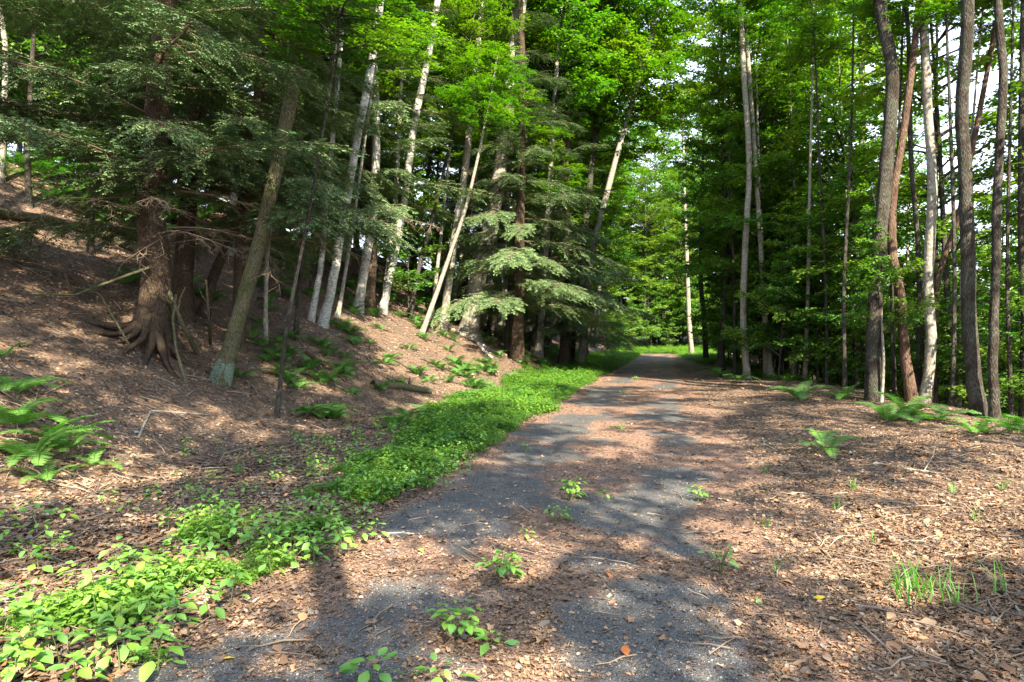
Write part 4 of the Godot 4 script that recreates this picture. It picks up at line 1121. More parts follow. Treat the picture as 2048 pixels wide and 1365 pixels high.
func stick(called: String, label: String, pts: Array, r0: float, r1: float, bark: String, at: Vector3, sides := 7, group := "", twigs := 0) -> void:
	var b := Build.new()
	var pp := PackedVector3Array(pts)
	var rad := PackedFloat32Array()
	for k in pp.size(): rad.append(lerpf(r0, r1, float(k) / (pp.size() - 1)))
	b.tube(pp, rad, sides, 0.08, at.x)
	var o := thing(called, label, "log" if r0 > 0.05 else "stick", at, group)
	part(o, "stem" if r0 < 0.05 else "trunk", b.done(M[bark]))
	rng.seed = int(absf(at.x * 97.0 + at.z * 31.0))
	for k in twigs:
		var t := rf(0.2, 0.95) * (pp.size() - 1)
		var m := mini(int(t), pp.size() - 2)
		var p := pp[m].lerp(pp[m + 1], t - m)
		var d := ((pp[m + 1] - pp[m]).normalized() * 0.6 + any_dir() + Vector3.UP * 0.3).normalized()
		var l := rf(0.15, 0.5)
		var tb := Build.new()
		tb.tube(PackedVector3Array([p, p + d * l * 0.5 + any_dir() * 0.03, p + d * l]), PackedFloat32Array([r1 * 0.7, r1 * 0.5, 0.002]), 4)
		part(o, "twig", tb.done(M[bark]))

func undergrowth() -> void:
	herb(Vector3(-2.840, -0.002, -3.598), 0.235, 0.084, 12, "broad leafed green herb in the nearest left corner patch", "herbs in the near left patch", 1001)
	herb(Vector3(-1.407, -0.000, -4.616), 0.192, 0.074, 12, "broad leafed green herb in the nearest left corner patch", "herbs in the near left patch", 1002)
	herb(Vector3(-1.690, -0.000, -4.449), 0.222, 0.071, 12, "broad leafed green herb in the nearest left corner patch", "herbs in the near left patch", 1003)
	herb(Vector3(-2.108, 0.002, -4.561), 0.150, 0.089, 12, "broad leafed green herb in the nearest left corner patch", "herbs in the near left patch", 1004)
	herb(Vector3(-2.112, -0.000, -3.309), 0.150, 0.084, 12, "broad leafed green herb in the nearest left corner patch", "herbs in the near left patch", 1005)
	herb(Vector3(-2.453, 0.004, -3.973), 0.224, 0.080, 12, "broad leafed green herb in the nearest left corner patch", "herbs in the near left patch", 1006)
	herb(Vector3(-2.243, -0.000, -3.560), 0.213, 0.069, 12, "broad leafed green herb in the nearest left corner patch", "herbs in the near left patch", 1007)
	herb(Vector3(-2.381, -0.002, -2.993), 0.183, 0.082, 12, "broad leafed green herb in the nearest left corner patch", "herbs in the near left patch", 1008)
	herb(Vector3(-2.118, -0.000, -3.041), 0.234, 0.091, 12, "broad leafed green herb in the nearest left corner patch", "herbs in the near left patch", 1009)
	herb(Vector3(-2.368, 0.003, -3.857), 0.197, 0.087, 12, "broad leafed green herb in the nearest left corner patch", "herbs in the near left patch", 1010)
	herb(Vector3(-2.277, -0.000, -3.053), 0.222, 0.089, 12, "broad leafed green herb in the nearest left corner patch", "herbs in the near left patch", 1011)
	herb(Vector3(-2.170, -0.000, -2.762), 0.158, 0.076, 12, "broad leafed green herb in the nearest left corner patch", "herbs in the near left patch", 1012)
	herb(Vector3(-1.998, 0.000, -3.977), 0.179, 0.072, 12, "broad leafed green herb in the nearest left corner patch", "herbs in the near left patch", 1013)
	herb(Vector3(-2.425, 0.005, -4.183), 0.203, 0.088, 12, "broad leafed green herb in the nearest left corner patch", "herbs in the near left patch", 1014)
	herb(Vector3(-2.041, 0.000, -3.697), 0.155, 0.090, 12, "broad leafed green herb in the nearest left corner patch", "herbs in the near left patch", 1015)
	herb(Vector3(-1.545, -0.000, -4.552), 0.216, 0.091, 12, "broad leafed green herb in the nearest left corner patch", "herbs in the near left patch", 1016)
	herb(Vector3(-2.735, 0.000, -3.665), 0.163, 0.088, 12, "broad leafed green herb in the nearest left corner patch", "herbs in the near left patch", 1017)
	herb(Vector3(-2.324, 0.000, -3.622), 0.240, 0.088, 12, "broad leafed green herb in the nearest left corner patch", "herbs in the near left patch", 1018)
	herb(Vector3(-2.175, 0.001, -4.034), 0.186, 0.072, 12, "broad leafed green herb in the nearest left corner patch", "herbs in the near left patch", 1019)
	herb(Vector3(-1.810, -0.000, -2.992), 0.220, 0.085, 12, "broad leafed green herb in the nearest left corner patch", "herbs in the near left patch", 1020)
	herb(Vector3(-1.887, -0.000, -3.126), 0.175, 0.080, 12, "broad leafed green herb in the nearest left corner patch", "herbs in the near left patch", 1021)
	herb(Vector3(-2.737, -0.002, -3.426), 0.173, 0.084, 12, "broad leafed green herb in the nearest left corner patch", "herbs in the near left patch", 1022)
	herb(Vector3(-1.616, -0.000, -2.945), 0.208, 0.087, 12, "broad leafed green herb in the nearest left corner patch", "herbs in the near left patch", 1023)
	herb(Vector3(-1.979, -0.000, -3.233), 0.216, 0.088, 12, "broad leafed green herb in the nearest left corner patch", "herbs in the near left patch", 1024)
	herb(Vector3(-1.789, -0.000, -3.457), 0.165, 0.088, 12, "broad leafed green herb in the nearest left corner patch", "herbs in the near left patch", 1025)
	herb(Vector3(-1.611, -0.000, -3.699), 0.206, 0.087, 12, "broad leafed green herb in the nearest left corner patch", "herbs in the near left patch", 1026)
	herb(Vector3(-1.806, -0.000, -3.222), 0.170, 0.084, 12, "broad leafed green herb in the nearest left corner patch", "herbs in the near left patch", 1027)
	herb(Vector3(-2.293, 0.004, -4.221), 0.155, 0.071, 12, "broad leafed green herb in the nearest left corner patch", "herbs in the near left patch", 1028)
	herb(Vector3(-2.077, 0.000, -3.798), 0.205, 0.082, 12, "broad leafed green herb in the nearest left corner patch", "herbs in the near left patch", 1029)
	herb(Vector3(-1.900, -0.000, -2.820), 0.150, 0.078, 12, "broad leafed green herb in the nearest left corner patch", "herbs in the near left patch", 1030)
	herb(Vector3(-2.421, 0.002, -3.721), 0.160, 0.088, 12, "broad leafed green herb in the nearest left corner patch", "herbs in the near left patch", 1031)
	herb(Vector3(-2.173, 0.002, -4.680), 0.199, 0.076, 12, "broad leafed green herb in the nearest left corner patch", "herbs in the near left patch", 1032)
	herb(Vector3(-1.810, -0.000, -3.873), 0.230, 0.068, 12, "broad leafed green herb in the nearest left corner patch", "herbs in the near left patch", 1033)
	herb(Vector3(-2.525, -0.002, -3.387), 0.205, 0.071, 12, "broad leafed green herb in the nearest left corner patch", "herbs in the near left patch", 1034)
	herb(Vector3(-2.191, 0.000, -3.673), 0.170, 0.075, 12, "broad leafed green herb in the nearest left corner patch", "herbs in the near left patch", 1035)
	herb(Vector3(-1.958, 0.000, -4.128), 0.238, 0.080, 12, "broad leafed green herb in the nearest left corner patch", "herbs in the near left patch", 1036)
	herb(Vector3(-2.271, 0.002, -3.954), 0.239, 0.080, 12, "broad leafed green herb in the nearest left corner patch", "herbs in the near left patch", 1037)
	herb(Vector3(-2.419, -0.002, -3.278), 0.190, 0.075, 12, "broad leafed green herb in the nearest left corner patch", "herbs in the near left patch", 1038)
	herb(Vector3(-1.547, -0.000, -4.171), 0.174, 0.072, 12, "broad leafed green herb in the nearest left corner patch", "herbs in the near left patch", 1039)
	herb(Vector3(-1.672, -0.000, -3.575), 0.208, 0.082, 12, "broad leafed green herb in the nearest left corner patch", "herbs in the near left patch", 1040)
	herb(Vector3(-1.803, 0.000, -4.597), 0.218, 0.075, 12, "broad leafed green herb in the nearest left corner patch", "herbs in the near left patch", 1041)
	herb(Vector3(-2.214, -0.000, -3.456), 0.192, 0.077, 12, "broad leafed green herb in the nearest left corner patch", "herbs in the near left patch", 1042)
	herb(Vector3(-1.909, -0.000, -3.363), 0.214, 0.083, 12, "broad leafed green herb in the nearest left corner patch", "herbs in the near left patch", 1043)
	herb(Vector3(-2.227, 0.001, -3.768), 0.227, 0.073, 12, "broad leafed green herb in the nearest left corner patch", "herbs in the near left patch", 1044)
	herb(Vector3(-2.243, -0.000, -2.916), 0.213, 0.078, 12, "broad leafed green herb in the nearest left corner patch", "herbs in the near left patch", 1045)
	herb(Vector3(-1.940, -0.000, -3.001), 0.232, 0.071, 12, "broad leafed green herb in the nearest left corner patch", "herbs in the near left patch", 1046)
	herb(Vector3(-1.696, -0.000, -4.788), 0.171, 0.088, 12, "broad leafed green herb in the nearest left corner patch", "herbs in the near left patch", 1047)
	herb(Vector3(-2.454, -0.003, -3.101), 0.238, 0.092, 12, "broad leafed green herb in the nearest left corner patch", "herbs in the near left patch", 1048)
	herb(Vector3(-2.021, 0.001, -4.864), 0.226, 0.073, 12, "broad leafed green herb in the nearest left corner patch", "herbs in the near left patch", 1049)
	herb(Vector3(-2.348, 0.003, -4.533), 0.171, 0.077, 12, "broad leafed green herb in the nearest left corner patch", "herbs in the near left patch", 1050)
	herb(Vector3(-2.638, 0.004, -3.910), 0.205, 0.076, 12, "broad leafed green herb in the nearest left corner patch", "herbs in the near left patch", 1051)
	herb(Vector3(-1.415, -0.000, -4.475), 0.173, 0.075, 12, "broad leafed green herb in the nearest left corner patch", "herbs in the near left patch", 1052)
	herb(Vector3(-2.401, -0.000, -3.558), 0.153, 0.090, 12, "broad leafed green herb in the nearest left corner patch", "herbs in the near left patch", 1053)
	herb(Vector3(-2.362, -0.001, -3.191), 0.176, 0.084, 12, "broad leafed green herb in the nearest left corner patch", "herbs in the near left patch", 1054)
	herb(Vector3(-2.004, 0.000, -3.876), 0.158, 0.070, 12, "broad leafed green herb in the nearest left corner patch", "herbs in the near left patch", 1055)
	herb(Vector3(-1.384, -0.000, -4.848), 0.172, 0.069, 12, "broad leafed green herb in the nearest left corner patch", "herbs in the near left patch", 1056)
	herb(Vector3(-2.009, -0.000, -3.452), 0.158, 0.076, 12, "broad leafed green herb in the nearest left corner patch", "herbs in the near left patch", 1057)
	herb(Vector3(-1.406, -0.000, -4.268), 0.152, 0.081, 12, "broad leafed green herb in the nearest left corner patch", "herbs in the near left patch", 1058)
	herb(Vector3(-2.095, -0.000, -3.175), 0.176, 0.070, 12, "broad leafed green herb in the nearest left corner patch", "herbs in the near left patch", 1059)
	herb(Vector3(-1.879, 0.000, -4.682), 0.198, 0.072, 12, "broad leafed green herb in the nearest left corner patch", "herbs in the near left patch", 1060)
	herb(Vector3(-2.650, -0.003, -3.366), 0.193, 0.089, 12, "broad leafed green herb in the nearest left corner patch", "herbs in the near left patch", 1061)
	herb(Vector3(-2.529, 0.005, -4.149), 0.238, 0.088, 12, "broad leafed green herb in the nearest left corner patch", "herbs in the near left patch", 1062)
	herb(Vector3(-1.317, -0.000, -4.316), 0.222, 0.076, 12, "broad leafed green herb in the nearest left corner patch", "herbs in the near left patch", 1063)
	herb(Vector3(-1.741, -0.000, -3.341), 0.167, 0.077, 12, "broad leafed green herb in the nearest left corner patch", "herbs in the near left patch", 1064)
	herb(Vector3(-1.753, 0.000, -5.788), 0.157, 0.068, 11, "green herb in the sunny patch just beyond the nearest corner patch", "herbs in the sunny verge patch", 1065)
	herb(Vector3(-1.224, -0.000, -4.572), 0.178, 0.073, 11, "green herb in the sunny patch just beyond the nearest corner patch", "herbs in the sunny verge patch", 1066)
	herb(Vector3(-1.581, -0.000, -4.615), 0.170, 0.067, 11, "green herb in the sunny patch just beyond the nearest corner patch", "herbs in the sunny verge patch", 1067)
	herb(Vector3(-2.010, 0.001, -5.214), 0.176, 0.064, 11, "green herb in the sunny patch just beyond the nearest corner patch", "herbs in the sunny verge patch", 1068)
	herb(Vector3(-2.060, 0.001, -4.792), 0.199, 0.071, 11, "green herb in the sunny patch just beyond the nearest corner patch", "herbs in the sunny verge patch", 1069)
	herb(Vector3(-1.339, -0.000, -4.633), 0.151, 0.064, 11, "green herb in the sunny patch just beyond the nearest corner patch", "herbs in the sunny verge patch", 1070)
	herb(Vector3(-1.895, -0.000, -5.851), 0.217, 0.070, 11, "green herb in the sunny patch just beyond the nearest corner patch", "herbs in the sunny verge patch", 1071)
	herb(Vector3(-2.492, -0.008, -5.534), 0.155, 0.066, 11, "green herb in the sunny patch just beyond the nearest corner patch", "herbs in the sunny verge patch", 1072)
	herb(Vector3(-1.256, -0.000, -4.785), 0.197, 0.075, 11, "green herb in the sunny patch just beyond the nearest corner patch", "herbs in the sunny verge patch", 1073)
	herb(Vector3(-1.944, 0.001, -4.854), 0.222, 0.059, 11, "green herb in the sunny patch just beyond the nearest corner patch", "herbs in the sunny verge patch", 1074)
	herb(Vector3(-1.796, 0.000, -4.864), 0.183, 0.062, 11, "green herb in the sunny patch just beyond the nearest corner patch", "herbs in the sunny verge patch", 1075)
	herb(Vector3(-1.303, -0.000, -5.557), 0.166, 0.066, 11, "green herb in the sunny patch just beyond the nearest corner patch", "herbs in the sunny verge patch", 1076)
	herb(Vector3(-1.311, -0.000, -4.971), 0.147, 0.072, 11, "green herb in the sunny patch just beyond the nearest corner patch", "herbs in the sunny verge patch", 1077)
	herb(Vector3(-1.669, 0.000, -5.727), 0.201, 0.066, 11, "green herb in the sunny patch just beyond the nearest corner patch", "herbs in the sunny verge patch", 1078)
	herb(Vector3(-1.672, 0.000, -5.164), 0.148, 0.058, 11, "green herb in the sunny patch just beyond the nearest corner patch", "herbs in the sunny verge patch", 1079)
	herb(Vector3(-2.304, -0.002, -4.923), 0.189, 0.063, 11, "green herb in the sunny patch just beyond the nearest corner patch", "herbs in the sunny verge patch", 1080)
	herb(Vector3(-1.356, -0.000, -4.473), 0.202, 0.071, 11, "green herb in the sunny patch just beyond the nearest corner patch", "herbs in the sunny verge patch", 1081)
	herb(Vector3(-1.835, 0.000, -4.958), 0.188, 0.070, 11, "green herb in the sunny patch just beyond the nearest corner patch", "herbs in the sunny verge patch", 1082)
	herb(Vector3(-2.622, -0.014, -5.310), 0.164, 0.072, 11, "green herb in the sunny patch just beyond the nearest corner patch", "herbs in the sunny verge patch", 1083)
	herb(Vector3(-1.568, 0.000, -5.796), 0.167, 0.070, 11, "green herb in the sunny patch just beyond the nearest corner patch", "herbs in the sunny verge patch", 1084)
	herb(Vector3(-1.046, -0.000, -4.949), 0.184, 0.067, 11, "green herb in the sunny patch just beyond the nearest corner patch", "herbs in the sunny verge patch", 1085)
	herb(Vector3(-1.898, 0.001, -5.416), 0.189, 0.075, 11, "green herb in the sunny patch just beyond the nearest corner patch", "herbs in the sunny verge patch", 1086)
	herb(Vector3(-1.450, -0.000, -5.112), 0.199, 0.066, 11, "green herb in the sunny patch just beyond the nearest corner patch", "herbs in the sunny verge patch", 1087)
	herb(Vector3(-1.141, -0.000, -4.856), 0.193, 0.076, 11, "green herb in the sunny patch just beyond the nearest corner patch", "herbs in the sunny verge patch", 1088)
	herb(Vector3(-2.262, -0.003, -5.247), 0.228, 0.071, 11, "green herb in the sunny patch just beyond the nearest corner patch", "herbs in the sunny verge patch", 1089)
	herb(Vector3(-2.500, -0.010, -5.335), 0.211, 0.066, 11, "green herb in the sunny patch just beyond the nearest corner patch", "herbs in the sunny verge patch", 1090)
	herb(Vector3(-2.375, -0.006, -5.365), 0.222, 0.069, 11, "green herb in the sunny patch just beyond the nearest corner patch", "herbs in the sunny verge patch", 1091)
	herb(Vector3(-1.531, -0.000, -5.488), 0.145, 0.058, 11, "green herb in the sunny patch just beyond the nearest corner patch", "herbs in the sunny verge patch", 1092)
	herb(Vector3(-1.581, -0.000, -4.426), 0.180, 0.059, 11, "green herb in the sunny patch just beyond the nearest corner patch", "herbs in the sunny verge patch", 1093)
	herb(Vector3(-2.207, -0.001, -5.086), 0.209, 0.058, 11, "green herb in the sunny patch just beyond the nearest corner patch", "herbs in the sunny verge patch", 1094)
	herb(Vector3(-2.366, -0.006, -5.184), 0.152, 0.059, 11, "green herb in the sunny patch just beyond the nearest corner patch", "herbs in the sunny verge patch", 1095)
	herb(Vector3(-1.649, -0.000, -4.749), 0.196, 0.072, 11, "green herb in the sunny patch just beyond the nearest corner patch", "herbs in the sunny verge patch", 1096)
	herb(Vector3(-1.719, 0.000, -5.409), 0.211, 0.075, 11, "green herb in the sunny patch just beyond the nearest corner patch", "herbs in the sunny verge patch", 1097)
	herb(Vector3(-1.394, -0.000, -5.334), 0.214, 0.058, 11, "green herb in the sunny patch just beyond the nearest corner patch", "herbs in the sunny verge patch", 1098)
	herb(Vector3(-2.586, -0.012, -5.096), 0.175, 0.057, 11, "green herb in the sunny patch just beyond the nearest corner patch", "herbs in the sunny verge patch", 1099)
	herb(Vector3(-1.681, 0.000, -5.620), 0.149, 0.058, 11, "green herb in the sunny patch just beyond the nearest corner patch", "herbs in the sunny verge patch", 1100)
	herb(Vector3(-2.197, 0.001, -4.807), 0.159, 0.056, 11, "green herb in the sunny patch just beyond the nearest corner patch", "herbs in the sunny verge patch", 1101)
	herb(Vector3(-2.105, -0.000, -5.420), 0.163, 0.061, 11, "green herb in the sunny patch just beyond the nearest corner patch", "herbs in the sunny verge patch", 1102)
	herb(Vector3(-1.202, -0.000, -5.250), 0.202, 0.059, 11, "green herb in the sunny patch just beyond the nearest corner patch", "herbs in the sunny verge patch", 1103)
	herb(Vector3(-1.909, 0.000, -4.656), 0.201, 0.063, 11, "green herb in the sunny patch just beyond the nearest corner patch", "herbs in the sunny verge patch", 1104)
	herb(Vector3(-2.784, -0.019, -5.262), 0.170, 0.076, 11, "green herb in the sunny patch just beyond the nearest corner patch", "herbs in the sunny verge patch", 1105)
	herb(Vector3(-1.527, -0.000, -4.855), 0.170, 0.062, 11, "green herb in the sunny patch just beyond the nearest corner patch", "herbs in the sunny verge patch", 1106)
	herb(Vector3(-1.885, 0.001, -5.276), 0.191, 0.072, 11, "green herb in the sunny patch just beyond the nearest corner patch", "herbs in the sunny verge patch", 1107)
	herb(Vector3(-1.685, -0.000, -4.977), 0.171, 0.072, 11, "green herb in the sunny patch just beyond the nearest corner patch", "herbs in the sunny verge patch", 1108)
	herb(Vector3(-2.119, 0.001, -4.989), 0.180, 0.057, 11, "green herb in the sunny patch just beyond the nearest corner patch", "herbs in the sunny verge patch", 1109)
	herb(Vector3(-1.883, 0.001, -5.057), 0.179, 0.074, 11, "green herb in the sunny patch just beyond the nearest corner patch", "herbs in the sunny verge patch", 1110)
	herb(Vector3(-0.606, -0.000, -9.701), 0.200, 0.057, 12, "bright green herb on the lane's left edge at the carpet's near end", "herbs at the near end of the carpet", 1111)
	herb(Vector3(-1.002, -0.000, -7.036), 0.242, 0.065, 12, "bright green herb on the lane's left edge at the carpet's near end", "herbs at the near end of the carpet", 1112)
	herb(Vector3(-1.612, -0.033, -10.154), 0.285, 0.065, 12, "bright green herb on the lane's left edge at the carpet's near end", "herbs at the near end of the carpet", 1113)
	herb(Vector3(-0.703, -0.000, -7.262), 0.277, 0.063, 12, "bright green herb on the lane's left edge at the carpet's near end", "herbs at the near end of the carpet", 1114)
	herb(Vector3(-0.924, -0.000, -7.740), 0.256, 0.073, 12, "bright green herb on the lane's left edge at the carpet's near end", "herbs at the near end of the carpet", 1115)
	herb(Vector3(-1.468, -0.005, -9.469), 0.282, 0.062, 12, "bright green herb on the lane's left edge at the carpet's near end", "herbs at the near end of the carpet", 1116)
	herb(Vector3(-1.453, -0.000, -6.410), 0.241, 0.068, 12, "bright green herb on the lane's left edge at the carpet's near end", "herbs at the near end of the carpet", 1117)
	herb(Vector3(-1.925, 0.003, -6.770), 0.295, 0.066, 12, "bright green herb on the lane's left edge at the carpet's near end", "herbs at the near end of the carpet", 1118)
	herb(Vector3(-0.587, -0.000, -7.519), 0.268, 0.063, 12, "bright green herb on the lane's left edge at the carpet's near end", "herbs at the near end of the carpet", 1119)
	herb(Vector3(-1.516, -0.000, -6.185), 0.261, 0.072, 12, "bright green herb on the lane's left edge at the carpet's near end", "herbs at the near end of the carpet", 1120)
	herb(Vector3(-2.231, -0.016, -9.366), 0.248, 0.066, 12, "bright green herb on the lane's left edge at the carpet's near end", "herbs at the near end of the carpet", 1121)
	herb(Vector3(-1.526, -0.000, -6.067), 0.230, 0.070, 12, "bright green herb on the lane's left edge at the carpet's near end", "herbs at the near end of the carpet", 1122)
	herb(Vector3(-2.059, 0.014, -7.313), 0.195, 0.067, 12, "bright green herb on the lane's left edge at the carpet's near end", "herbs at the near end of the carpet", 1123)
	herb(Vector3(-0.573, -0.000, -7.053), 0.245, 0.065, 12, "bright green herb on the lane's left edge at the carpet's near end", "herbs at the near end of the carpet", 1124)
	herb(Vector3(-1.962, 0.017, -7.583), 0.254, 0.064, 12, "bright green herb on the lane's left edge at the carpet's near end", "herbs at the near end of the carpet", 1125)
	herb(Vector3(-1.554, -0.000, -6.309), 0.225, 0.064, 12, "bright green herb on the lane's left edge at the carpet's near end", "herbs at the near end of the carpet", 1126)
	herb(Vector3(-2.175, 0.007, -7.032), 0.194, 0.057, 12, "bright green herb on the lane's left edge at the carpet's near end", "herbs at the near end of the carpet", 1127)
	herb(Vector3(-1.182, -0.000, -6.624), 0.243, 0.055, 12, "bright green herb on the lane's left edge at the carpet's near end", "herbs at the near end of the carpet", 1128)
	herb(Vector3(-2.170, 0.014, -7.288), 0.277, 0.064, 12, "bright green herb on the lane's left edge at the carpet's near end", "herbs at the near end of the carpet", 1129)
	herb(Vector3(-1.085, -0.000, -6.757), 0.256, 0.067, 12, "bright green herb on the lane's left edge at the carpet's near end", "herbs at the near end of the carpet", 1130)
	herb(Vector3(-2.251, 0.020, -7.404), 0.189, 0.069, 12, "bright green herb on the lane's left edge at the carpet's near end", "herbs at the near end of the carpet", 1131)
	herb(Vector3(-0.438, -0.000, -9.462), 0.201, 0.070, 12, "bright green herb on the lane's left edge at the carpet's near end", "herbs at the near end of the carpet", 1132)
	herb(Vector3(-0.552, -0.000, -9.374), 0.280, 0.069, 12, "bright green herb on the lane's left edge at the carpet's near end", "herbs at the near end of the carpet", 1133)
	herb(Vector3(-2.303, 0.015, -7.296), 0.297, 0.061, 12, "bright green herb on the lane's left edge at the carpet's near end", "herbs at the near end of the carpet", 1134)
	herb(Vector3(-2.005, 0.009, -7.102), 0.246, 0.063, 12, "bright green herb on the lane's left edge at the carpet's near end", "herbs at the near end of the carpet", 1135)
	herb(Vector3(-1.161, 0.000, -8.326), 0.225, 0.063, 12, "bright green herb on the lane's left edge at the carpet's near end", "herbs at the near end of the carpet", 1136)
	herb(Vector3(-0.806, -0.000, -7.361), 0.220, 0.061, 12, "bright green herb on the lane's left edge at the carpet's near end", "herbs at the near end of the carpet", 1137)
	herb(Vector3(-2.076, -0.005, -10.182), 0.293, 0.066, 12, "bright green herb on the lane's left edge at the carpet's near end", "herbs at the near end of the carpet", 1138)
	herb(Vector3(-0.710, -0.000, -8.347), 0.214, 0.059, 12, "bright green herb on the lane's left edge at the carpet's near end", "herbs at the near end of the carpet", 1139)
	herb(Vector3(-1.959, 0.019, -7.828), 0.242, 0.066, 12, "bright green herb on the lane's left edge at the carpet's near end", "herbs at the near end of the carpet", 1140)
	herb(Vector3(-1.252, -0.000, -6.229), 0.280, 0.069, 12, "bright green herb on the lane's left edge at the carpet's near end", "herbs at the near end of the carpet", 1141)
	herb(Vector3(-1.185, 0.000, -7.652), 0.225, 0.070, 12, "bright green herb on the lane's left edge at the carpet's near end", "herbs at the near end of the carpet", 1142)
	herb(Vector3(-1.143, -0.000, -7.451), 0.249, 0.073, 12, "bright green herb on the lane's left edge at the carpet's near end", "herbs at the near end of the carpet", 1143)
	herb(Vector3(-1.202, -0.000, -7.174), 0.188, 0.055, 12, "bright green herb on the lane's left edge at the carpet's near end", "herbs at the near end of the carpet", 1144)
	herb(Vector3(-1.522, -0.000, -6.663), 0.276, 0.064, 12, "bright green herb on the lane's left edge at the carpet's near end", "herbs at the near end of the carpet", 1145)
	herb(Vector3(-1.754, 0.008, -7.315), 0.293, 0.060, 12, "bright green herb on the lane's left edge at the carpet's near end", "herbs at the near end of the carpet", 1146)
	herb(Vector3(-1.777, -0.013, -9.583), 0.299, 0.065, 12, "bright green herb on the lane's left edge at the carpet's near end", "herbs at the near end of the carpet", 1147)
	herb(Vector3(-1.355, 0.001, -7.537), 0.252, 0.069, 12, "bright green herb on the lane's left edge at the carpet's near end", "herbs at the near end of the carpet", 1148)
	herb(Vector3(-1.752, -0.007, -9.458), 0.275, 0.073, 12, "bright green herb on the lane's left edge at the carpet's near end", "herbs at the near end of the carpet", 1149)
	herb(Vector3(-1.047, -0.004, -9.537), 0.300, 0.065, 12, "bright green herb on the lane's left edge at the carpet's near end", "herbs at the near end of the carpet", 1150)
	herb(Vector3(-1.723, -0.030, -10.376), 0.250, 0.057, 12, "bright green herb on the lane's left edge at the carpet's near end", "herbs at the near end of the carpet", 1151)
	herb(Vector3(-0.731, -0.000, -7.888), 0.283, 0.060, 12, "bright green herb on the lane's left edge at the carpet's near end", "herbs at the near end of the carpet", 1152)
	herb(Vector3(-1.713, -0.030, -10.046), 0.211, 0.059, 12, "bright green herb on the lane's left edge at the carpet's near end", "herbs at the near end of the carpet", 1153)
	herb(Vector3(-1.783, -0.002, -10.907), 0.288, 0.066, 12, "bright green herb on the lane's left edge at the carpet's near end", "herbs at the near end of the carpet", 1154)
	herb(Vector3(-1.292, 0.000, -8.253), 0.295, 0.067, 12, "bright green herb on the lane's left edge at the carpet's near end", "herbs at the near end of the carpet", 1155)
	herb(Vector3(-2.212, 0.038, -8.223), 0.201, 0.065, 12, "bright green herb on the lane's left edge at the carpet's near end", "herbs at the near end of the carpet", 1156)
	herb(Vector3(-3.064, 0.006, -9.158), 0.259, 0.062, 12, "bright green herb on the lane's left edge at the carpet's near end", "herbs at the near end of the carpet", 1157)
	herb(Vector3(-1.748, 0.004, -7.001), 0.220, 0.056, 12, "bright green herb on the lane's left edge at the carpet's near end", "herbs at the near end of the carpet", 1158)
	herb(Vector3(-0.816, -0.000, -6.922), 0.206, 0.057, 12, "bright green herb on the lane's left edge at the carpet's near end", "herbs at the near end of the carpet", 1159)
	herb(Vector3(-0.464, -0.000, -7.530), 0.188, 0.057, 12, "bright green herb on the lane's left edge at the carpet's near end", "herbs at the near end of the carpet", 1160)
	herb(Vector3(-2.053, -0.010, -10.029), 0.204, 0.054, 12, "bright green herb on the lane's left edge at the carpet's near end", "herbs at the near end of the carpet", 1161)
	herb(Vector3(-2.384, 0.036, -7.616), 0.228, 0.055, 12, "bright green herb on the lane's left edge at the carpet's near end", "herbs at the near end of the carpet", 1162)
	herb(Vector3(-1.013, -0.000, -6.532), 0.206, 0.069, 12, "bright green herb on the lane's left edge at the carpet's near end", "herbs at the near end of the carpet", 1163)
	herb(Vector3(-0.963, 0.000, -8.600), 0.299, 0.063, 12, "bright green herb on the lane's left edge at the carpet's near end", "herbs at the near end of the carpet", 1164)
	herb(Vector3(-0.867, -0.000, -6.709), 0.193, 0.067, 12, "bright green herb on the lane's left edge at the carpet's near end", "herbs at the near end of the carpet", 1165)
	herb(Vector3(-2.946, 0.007, -8.984), 0.248, 0.056, 12, "bright green herb on the lane's left edge at the carpet's near end", "herbs at the near end of the carpet", 1166)
	herb(Vector3(-2.313, 0.009, -10.814), 0.268, 0.071, 12, "bright green herb on the lane's left edge at the carpet's near end", "herbs at the near end of the carpet", 1167)
	herb(Vector3(-1.913, -0.022, -10.077), 0.288, 0.073, 12, "bright green herb on the lane's left edge at the carpet's near end", "herbs at the near end of the carpet", 1168)
	herb(Vector3(-0.910, -0.000, -6.390), 0.266, 0.072, 12, "bright green herb on the lane's left edge at the carpet's near end", "herbs at the near end of the carpet", 1169)
	herb(Vector3(-0.382, -0.000, -8.777), 0.242, 0.066, 12, "bright green herb on the lane's left edge at the carpet's near end", "herbs at the near end of the carpet", 1170)
	herb(Vector3(-2.120, 0.003, -8.876), 0.263, 0.073, 12, "bright green herb on the lane's left edge at the carpet's near end", "herbs at the near end of the carpet", 1171)
	herb(Vector3(-0.559, -0.000, -7.831), 0.272, 0.058, 12, "bright green herb on the lane's left edge at the carpet's near end", "herbs at the near end of the carpet", 1172)
	herb(Vector3(-2.635, -0.010, -9.176), 0.211, 0.055, 12, "bright green herb on the lane's left edge at the carpet's near end", "herbs at the near end of the carpet", 1173)
	herb(Vector3(-2.071, 0.026, -8.316), 0.254, 0.064, 12, "bright green herb on the lane's left edge at the carpet's near end", "herbs at the near end of the carpet", 1174)
	herb(Vector3(-1.315, 0.000, -7.154), 0.225, 0.064, 12, "bright green herb on the lane's left edge at the carpet's near end", "herbs at the near end of the carpet", 1175)
	herb(Vector3(-0.934, -0.000, -7.457), 0.246, 0.068, 12, "bright green herb on the lane's left edge at the carpet's near end", "herbs at the near end of the carpet", 1176)
	herb(Vector3(-1.793, 0.007, -8.722), 0.253, 0.065, 12, "bright green herb on the lane's left edge at the carpet's near end", "herbs at the near end of the carpet", 1177)
	herb(Vector3(-1.026, -0.002, -9.265), 0.191, 0.064, 12, "bright green herb on the lane's left edge at the carpet's near end", "herbs at the near end of the carpet", 1178)
